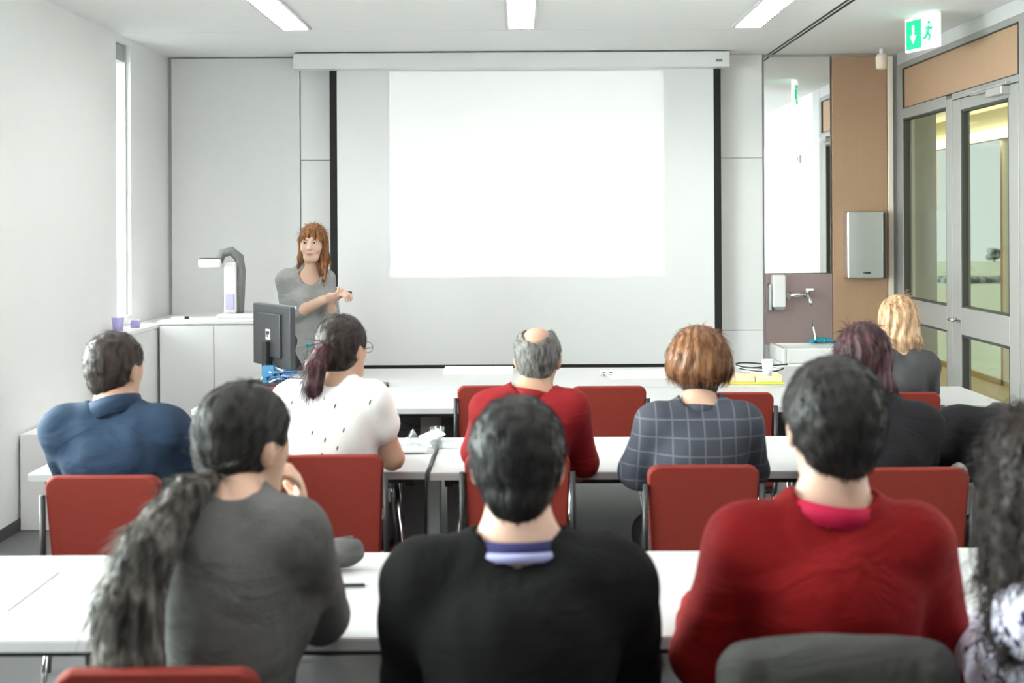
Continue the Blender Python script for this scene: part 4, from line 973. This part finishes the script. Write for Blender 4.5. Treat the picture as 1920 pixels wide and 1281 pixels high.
person('person_leaning', 'person in a black jacket bent forward over the right end of the middle row', (1.84, 4.90, .825), 0, 1.2, SB6, .165, (1.79, 4.30, .56),
       [((1.52, 4.72, .80), (1.64, 5.02, .79), (.3, 1, 0), DN), ((1.96, 4.72, .80), (1.92, 5.02, .79), (-.3, 1, 0), DN)], SK['light'], .92, False, cloth=('jacket', CM['blk2']), hair=(hair_short, HM['black2'], .012, -.09, 900, .014), infl=.026, armr=1.15)
# front row
SC6 = np.array((1.79, 6.04, .955))
person('woman_blonde', 'woman with long blonde hair in a charcoal short-sleeved top in the front row', (1.80, 6.12, 1.16), math.radians(6), .10, SC6, .118, (1.76, 6.10, .55),
       [((1.66, 6.24, .78), (1.70, 6.50, .79), (.2, 1, 0), DN), ((1.925, 6.11, .76), (1.88, 6.42, .79), (-.2, 1, 0), DN)], SK['light'], .98, True, cloth=('top', CM['dgrey']), sleeve=.3, hair=(hair_long, HM['blonde'], .24, .086, .05, 1500, .85, False))
# presenter: stands beside the screen, body turned to it, face towards the audience
SP = np.array((-1.345, 8.02, 1.295))
person('presenter', 'presenter with long auburn hair in a grey top standing beside the screen, holding a remote', (-1.298, 8.0, 1.523), math.radians(176), -.02, SP, .128, (-1.315, 8.03, .90),
       [((-1.18, 7.96, 1.05), (-1.165, 7.83, 1.20), (.9, -.3, .25), (-.2, .3, -.9)), ((-1.435, 7.94, 1.07), (-1.205, 7.80, 1.185), (1, -.10, .22), (0, .5, .6))], SK['fair'], 1.0, True, byaw=math.radians(208), cloth=('top', CM['lgrey']), sleeve=.66,
       hair=(hair_long, HM['auburn'], .27, .080, .04, 1500, .85, True, .010, .2, True, 0, None, .004, .075), standing=True, hands='fine', fineface=True, neckr=.043, cut=-.02, scoop=.062, folds=.004, tunic=.12, infl=.011, hipw=.135, handcurl=.55)

# ------------------------------------------------------------------ things held, worn and lying about
t = empty('remote_control', (-1.085, 7.84, 1.225), 0, 'small black remote control in the hand of the presenter', 'remote control')
MB().box(-.05, .05, -.012, .012, -.008, .008).build('housing', M['black'], t, bevel=.004); MB().box(.01, .03, -.005, .005, .008, .010).build('button', M['steel'], t)
# glasses of the woman in the blouse
t = empty('eyeglasses', (-.602, 4.70, 1.19), math.radians(-30), 'thin round dark eyeglasses on the woman in the bird print blouse', 'glasses')
for q in (-1, 1):
    MB().tube([(q*.034+.022*math.cos(a), .02, .02*math.sin(a)) for a in np.linspace(0, 2*pi, 17)], .0012, 6, cap=False).build('rim', M['black'], t)
    MB().tube([(q*.056, .02, .004), (q*.076, -.02, .004), (q*.078, -.09, .002)], .0012, 6).build('temple', M['black'], t)
MB().tube([(-.012, .02, .003), (.012, .02, .003)], .0012, 6).build('bridge', M['black'], t)
# jacket over the chair of the man in red
t = empty('jacket', (  .565, 2.31, .45), 0, 'dark grey jacket hung over the chair back behind the man in red', 'jacket')
f = Field(axis(.26, .90, .010), axis(2.18, 2.46, .010), axis(.40, .99, .010))
for q in (-1, 0, 1): f.ell((.565+q*.10, 2.30, .66), (.10, .040, .225), None, .05)
f.cone((.405, 2.295, .850), (.725, 2.295, .850), .038, .038, .04); f.cone((.385, 2.295, .83), (.35, 2.275, .52), .036, .040, .03); f.cone((.745, 2.295, .83), (.785, 2.285, .52), .036, .040, .03)
f.fn(lambda x, y, z: .006*np.sin(x*75+2*np.sin(z*9))*np.clip((.86-z)*4, 0, 1)+.004*nz(x, y, z, 30, 2)); a, b = f.mesh(); fobj('jacket_body', a, b, CM['coat'], t, (  .565, 2.31, .45))
f = Field(axis(.34, .80, .008), axis(2.19, 2.43, .008), axis(.78, .94, .008)); f.cone((.45, 2.29, .872), (.68, 2.29, .872), .022, .022, .02); f.fn(lambda x, y, z: .002*nz(x, y, z, 60, 2)); a, b = f.mesh(); fobj('jacket_collar', a, b, CM['coat'], t, (  .565, 2.31, .45))
# monitor
t = empty('monitor', (-1.41, 7.30, .74), math.atan2(-.42, .29), 'black flat computer monitor seen from behind on the left desk', 'monitor')
MB().box(-.255, .255, -.018, .018, .095, .445).build('housing', M['screen'], t, bevel=.006)
MB().box(-.15, .15, -.035, -.018, .15, .40).build('rear_bulge', M['screen'], t, bevel=.012)
MB().box(-.258, .258, .014, .022, .435, .45).box(-.258, -.252, -.015, .022, .095, .45).build('bright_rim', M['steel'], t)
MB().box(-.03, .03, -.065, -.03, .01, .24).build('stand_neck', M['black'], t, bevel=.006); MB().box(-.13, .13, -.11, .07, 0, .012).build('stand_base', M['black'], t, bevel=.005)
q = MB().box(-.032, .032, -.038, -.0345, .25, .31); q.build('logo_badge', M['ash'], t, bevel=.004)
MB().tube([(-.016, -.040, .265), (-.012, -.040, .297), (-.002, -.040, .297), (-.005, -.040, .28)], .003, 6).tube([(.004, -.040, .265), (.010, -.040, .297), (.022, -.040, .297), (.020, -.040, .281), (.008, -.040, .281)], .003, 6).build('logo_letters', M['dgrey'], t)
t = empty('cable_bundle', (-1.36, 7.17, .74), 0, 'tangle of blue and lilac cables on the desk at the foot of the monitor', 'cable bundle')
for k in range(9):
    pts = [(random.uniform(-.08, .12)+.03*math.sin(j*1.3+k), random.uniform(-.05, .05), .012+.10*abs(math.sin(j*.9+k))*random.uniform(.4, 1)) for j in range(6)]
    cv = [np.array(pts[0])]
    for a, b in zip(pts[:-1], pts[1:]):
        for u in (.33, .66, 1): cv.append(np.array(a)*(1-u)+np.array(b)*u+np.array((0, 0, .008*math.sin(u*pi))))
    MB().tube(cv, .005, 7).build('cable', M[('blue', 'blue', 'lilac', 'white')[k % 4]], t, smooth=True)
MB().box(-.09, -.02, -.02, .03, 0, .115).build('plug_block', M['blue'], t, bevel=.006)
t = empty('keyboard', (-1.36, 7.10-.0, .741), 0, 'black computer keyboard on the desk in front of the monitor', 'keyboard')
MB().box(-.17, .10, -.04, .04, 0, .018).build('case', M['black'], t, bevel=.004)
ky = MB()
for i in range(13):
    for j in range(4): ky.box(-.165+i*.0203, -.148+i*.0203, -.034+j*.0175, -.020+j*.0175, .018, .022)
ky.build('keys', M['dgrey'], t)
t = empty('computer_mouse', (-1.20, 7.10, .741), 0, 'dark computer mouse right of the keyboard', 'mouse')
MB().lathe([(.03, 0), (.031, .012), (.024, .025), (.008, .031)], (0, 0, 0), 16, sx=.9, sy=1.5).build('shell', M['dgrey'], t, smooth=True); MB().lathe([(.004, .0), (.004, .006)], (0, .02, .028), 8).build('wheel', M['steel'], t)
t = empty('water_bottle', (-1.21, 7.30, .741), 0, 'clear bottle with a teal label standing right of the monitor', 'bottle')
MB().lathe([(.028, 0), (.031, .01), (.031, .13), (.024, .165), (.012, .185), (.012, .205)], (0, 0, 0), 20).build('bottle_body', M['glassd'], t, smooth=True)
MB().lathe([(.0318, .06), (.0318, .125)], (0, 0, 0), 20).build('bottle_label', M['teal'], t, smooth=True); MB().lathe([(.014, .2), (.014, .222)], (0, 0, 0), 14).build('bottle_cap', M['teal'], t)
t = empty('phone', (-.80, 7.15, .741), .1, 'flat black phone on the front desk just right of the ponytailed woman', 'phone')
MB().box(-.045, .06, -.06, .06, 0, .012).build('case', M['black'], t, bevel=.004); MB().box(-.04, .055, -.055, .055, .012, .0128).build('display', M['screen'], t)
def sheet(name, x, y, z, w_, d, rz, label, m='paper', cat='paper', th=.003): return tag(MB().box(-w_/2, w_/2, -d/2, d/2, 0, th).build(name, M[m], None, loc=(x, y, z)), label, cat)
o = sheet('paper_stack', -.26, 7.80, .741, .42, .26, 0, 'white stack of papers at the back of the desk below the screen, left', th=.02)
o = sheet('paper_sheet', .75, 7.62, .741, .5, .42, 0, 'wide white sheet of paper on the right desk beside the small keys'); o.rotation_euler.z = .1
o = sheet('magazine', 1.02, 7.52, .745, .21, .30, 0, 'open grey printed magazine on the right desk, left of the yellow folder', 'ash', 'magazine', .006); o.rotation_euler.z = -.35
t = empty('key_bunch', (.50, 7.58, .741), 0, 'small bunch of dark keys on the desk below the screen', 'keys')
for k in range(4): MB().lathe([(.010, 0), (.010, .005)], (-.03+k*.02, random.uniform(-.01, .01), .004+.008*(k % 2)), 10).box(-.03+k*.02-.004, -.03+k*.02+.004, -.045, -.01, .004, .008).build('key', M['dgrey'] if k % 2 else M['steel'], t)
t = empty('folder', (1.30, 7.20, .741), 0, 'yellow-edged folder stack with peach sheets at the right end of the desk', 'folder')
MB().box(-.16, .16, -.09, .10, 0, .012).build('yellow_cover', M['yellow'], t, bevel=.002); MB().box(-.15, .0, -.08, .09, .012, .045).build('peach_sheets', M['peach'], t, bevel=.003); MB().box(.005, .15, -.08, .09, .012, .05).build('pale_sheets', M['ygreen'], t, bevel=.003)
t = empty('paper_cup', (1.36, 7.03+.04, .795), 0, 'white paper cup standing on the yellow folder stack', 'cup')
MB().lathe([(.024, 0), (.032, .085), (.029, .085), (.021, .004)], (0, 0, 0), 20).build('cup_wall', M['white'], t, smooth=True); MB().lathe([(.0335, .082), (.0335, .088)], (0, 0, 0), 20).build('rim', M['white'], t)
t = empty('cable_coil', (1.43, 7.62, .741), 0, 'coil of thin black and white cable on the right desk beside the washbasin', 'cable')
for k in range(4): MB().tube([((.11+.012*k)*math.cos(a)+.01*math.sin(3*a+k), (.06+.008*k)*math.sin(a), .012+k*.013+.008*math.sin(2*a+k)) for a in np.linspace(0, 2*pi, 25)], .0045, 6, cap=False).build('cable_loop', M['black'] if k % 2 else M['white'], t, smooth=True)
# table B things
t = empty('plastic_bag', (-.445, 5.10, .741), 0, 'crumpled clear plastic bag on the middle row table', 'plastic bag')
n = 14; V = []
for i in range(n+1):
    for j in range(n+1):
        u, v = i/n-.5, j/n-.5; V.append((u*.18+.01*math.sin(9*v), v*.20, .004+.07*max(0, 1-3.2*(u*u+v*v)**.5)*(1+.4*math.sin(13*u+9*v))+.012*abs(math.sin(17*u)*math.cos(15*v))))
mkobj('film', V, [(i*(n+1)+j, (i+1)*(n+1)+j, (i+1)*(n+1)+j+1, i*(n+1)+j+1) for i in range(n) for j in range(n)], M['glassd'], t)
MB().box(-.03, .07, -.09, -.02, .004, .012).build('wrapped_card', M['white'], t)
t = empty('drinking_glass', (-.34, 5.14, .741), 0, 'small clear drinking glass on the middle row table beside the plastic bag', 'glass')
MB().lathe([(.024, 0), (.030, .085), (.028, .085), (.022, .006)], (0, 0, 0), 20).build('glass_wall', M['glassd'], t, smooth=True); MB().lathe([(.0225, .002), (.0245, .03)], (0, 0, 0), 18).build('water', M['glassd'], t)
o = sheet('note_sheet', -.37, 5.30, .741, .09, .07, .5, 'small white note sheet leaning by the clear plastic bag'); o.rotation_euler = (.25, -.3, .5)
o.location.z = .765
t = empty('desk_cable', (-.335, 5.08, .742), 0, 'thin dark cable running over the table edge between two middle row tables', 'cable')
MB().tube([(0, 0, .003), (-.01, -.15, .003), (.0, -.30, .003), (-.008, -.42, .004), (-.012, -.445, -.01), (-.012, -.45, -.12), (-.02, -.44, -.40), (-.015, -.40, -.73)], .004, 6).build('cable_line', M['black'], t, smooth=True)
t = empty('floor_cable', (-.46, 5.0, .0), 0, 'white cable hanging under the middle row table beside the handbag', 'cable')
MB().tube([(0, .0, .67), (.005, .01, .45), (.02, .0, .2), (.035, -.02, .005)], .004, 6).build('cable_line', M['white'], t, smooth=True)
t = empty('hanging_cables', (-.56, 6.85, .0), 0, 'black cables looping under the front row table', 'cable')
for k in range(5): MB().tube([(-.12, 0, .60-k*.05), (.0, -.02, .56-k*.05+.03*math.sin(k*2)), (.12, 0, .61-k*.045)], .004, 6).build('cable', M['black'], t, smooth=True)
MB().tube([(.20, -.02, .70), (.20, -.02, .45), (.19, -.01, .2), (.2, 0, .0)], .006, 6).build('drop_cable', M['black'], t, smooth=True)
# handbag
t = empty('handbag', (-.41, 4.50, .10), 0, 'black handbag hanging at the right side of the chair with the bird print blouse', 'handbag')
MB().lathe([(.035, 0), (.055, .02), (.06, .12), (.045, .26), (.02, .30)], (.0, 0, 0), 18, sx=1, sy=1.6).build('bag_body', M['black'], t, smooth=True)
MB().tube([(-.02, -.06, .28), (-.03, -.04, .48), (-.045, -.02, .60), (-.03, .04, .48), (-.01, .06, .28)], .007, 8).build('strap', M['black'], t, smooth=True)
# nearest table things
o = sheet('paper_page', -1.27, 3.16, .741, .13, .34, 0, 'pale grey sheet of paper near the left edge of the nearest table', 'ash'); 
t = empty('pencil_case', (-.50, 3.33, .741), .2, 'soft grey pencil case on the nearest table by the woman in grey', 'pencil case')
f = Field(axis(-.13, .13, .006), axis(-.08, .08, .006), axis(-.02, .12, .006)); f.ell((0, 0, .036), (.09, .045, .034), None, .02); f.cone((-.06, 0, .05), (.07, .01, .062), .02, .012, .03); f.half((0, 0, .003), (0, 0, -1), .004); f.fn(lambda x, y, z: .004*nz(x, y, z, 60, 2)); a, b = f.mesh()
fobj('pouch', a, b, CM['grey'], t, (0, 0, 0)); MB().tube([(-.07, 0, .072), (.06, .01, .082)], .003, 6).build('zip', M['dgrey'], t)
t = empty('pen', (-.44, 3.17, .747), .05, 'slim black pen beside the grey pencil case', 'pen')
MB().tube([(-.05, 0, 0), (.05, 0, 0)], .005, 8).build('barrel', M['black'], t); MB().tube([(.05, 0, 0), (.062, 0, 0)], [.004, .001], 8).build('tip', M['steel'], t)
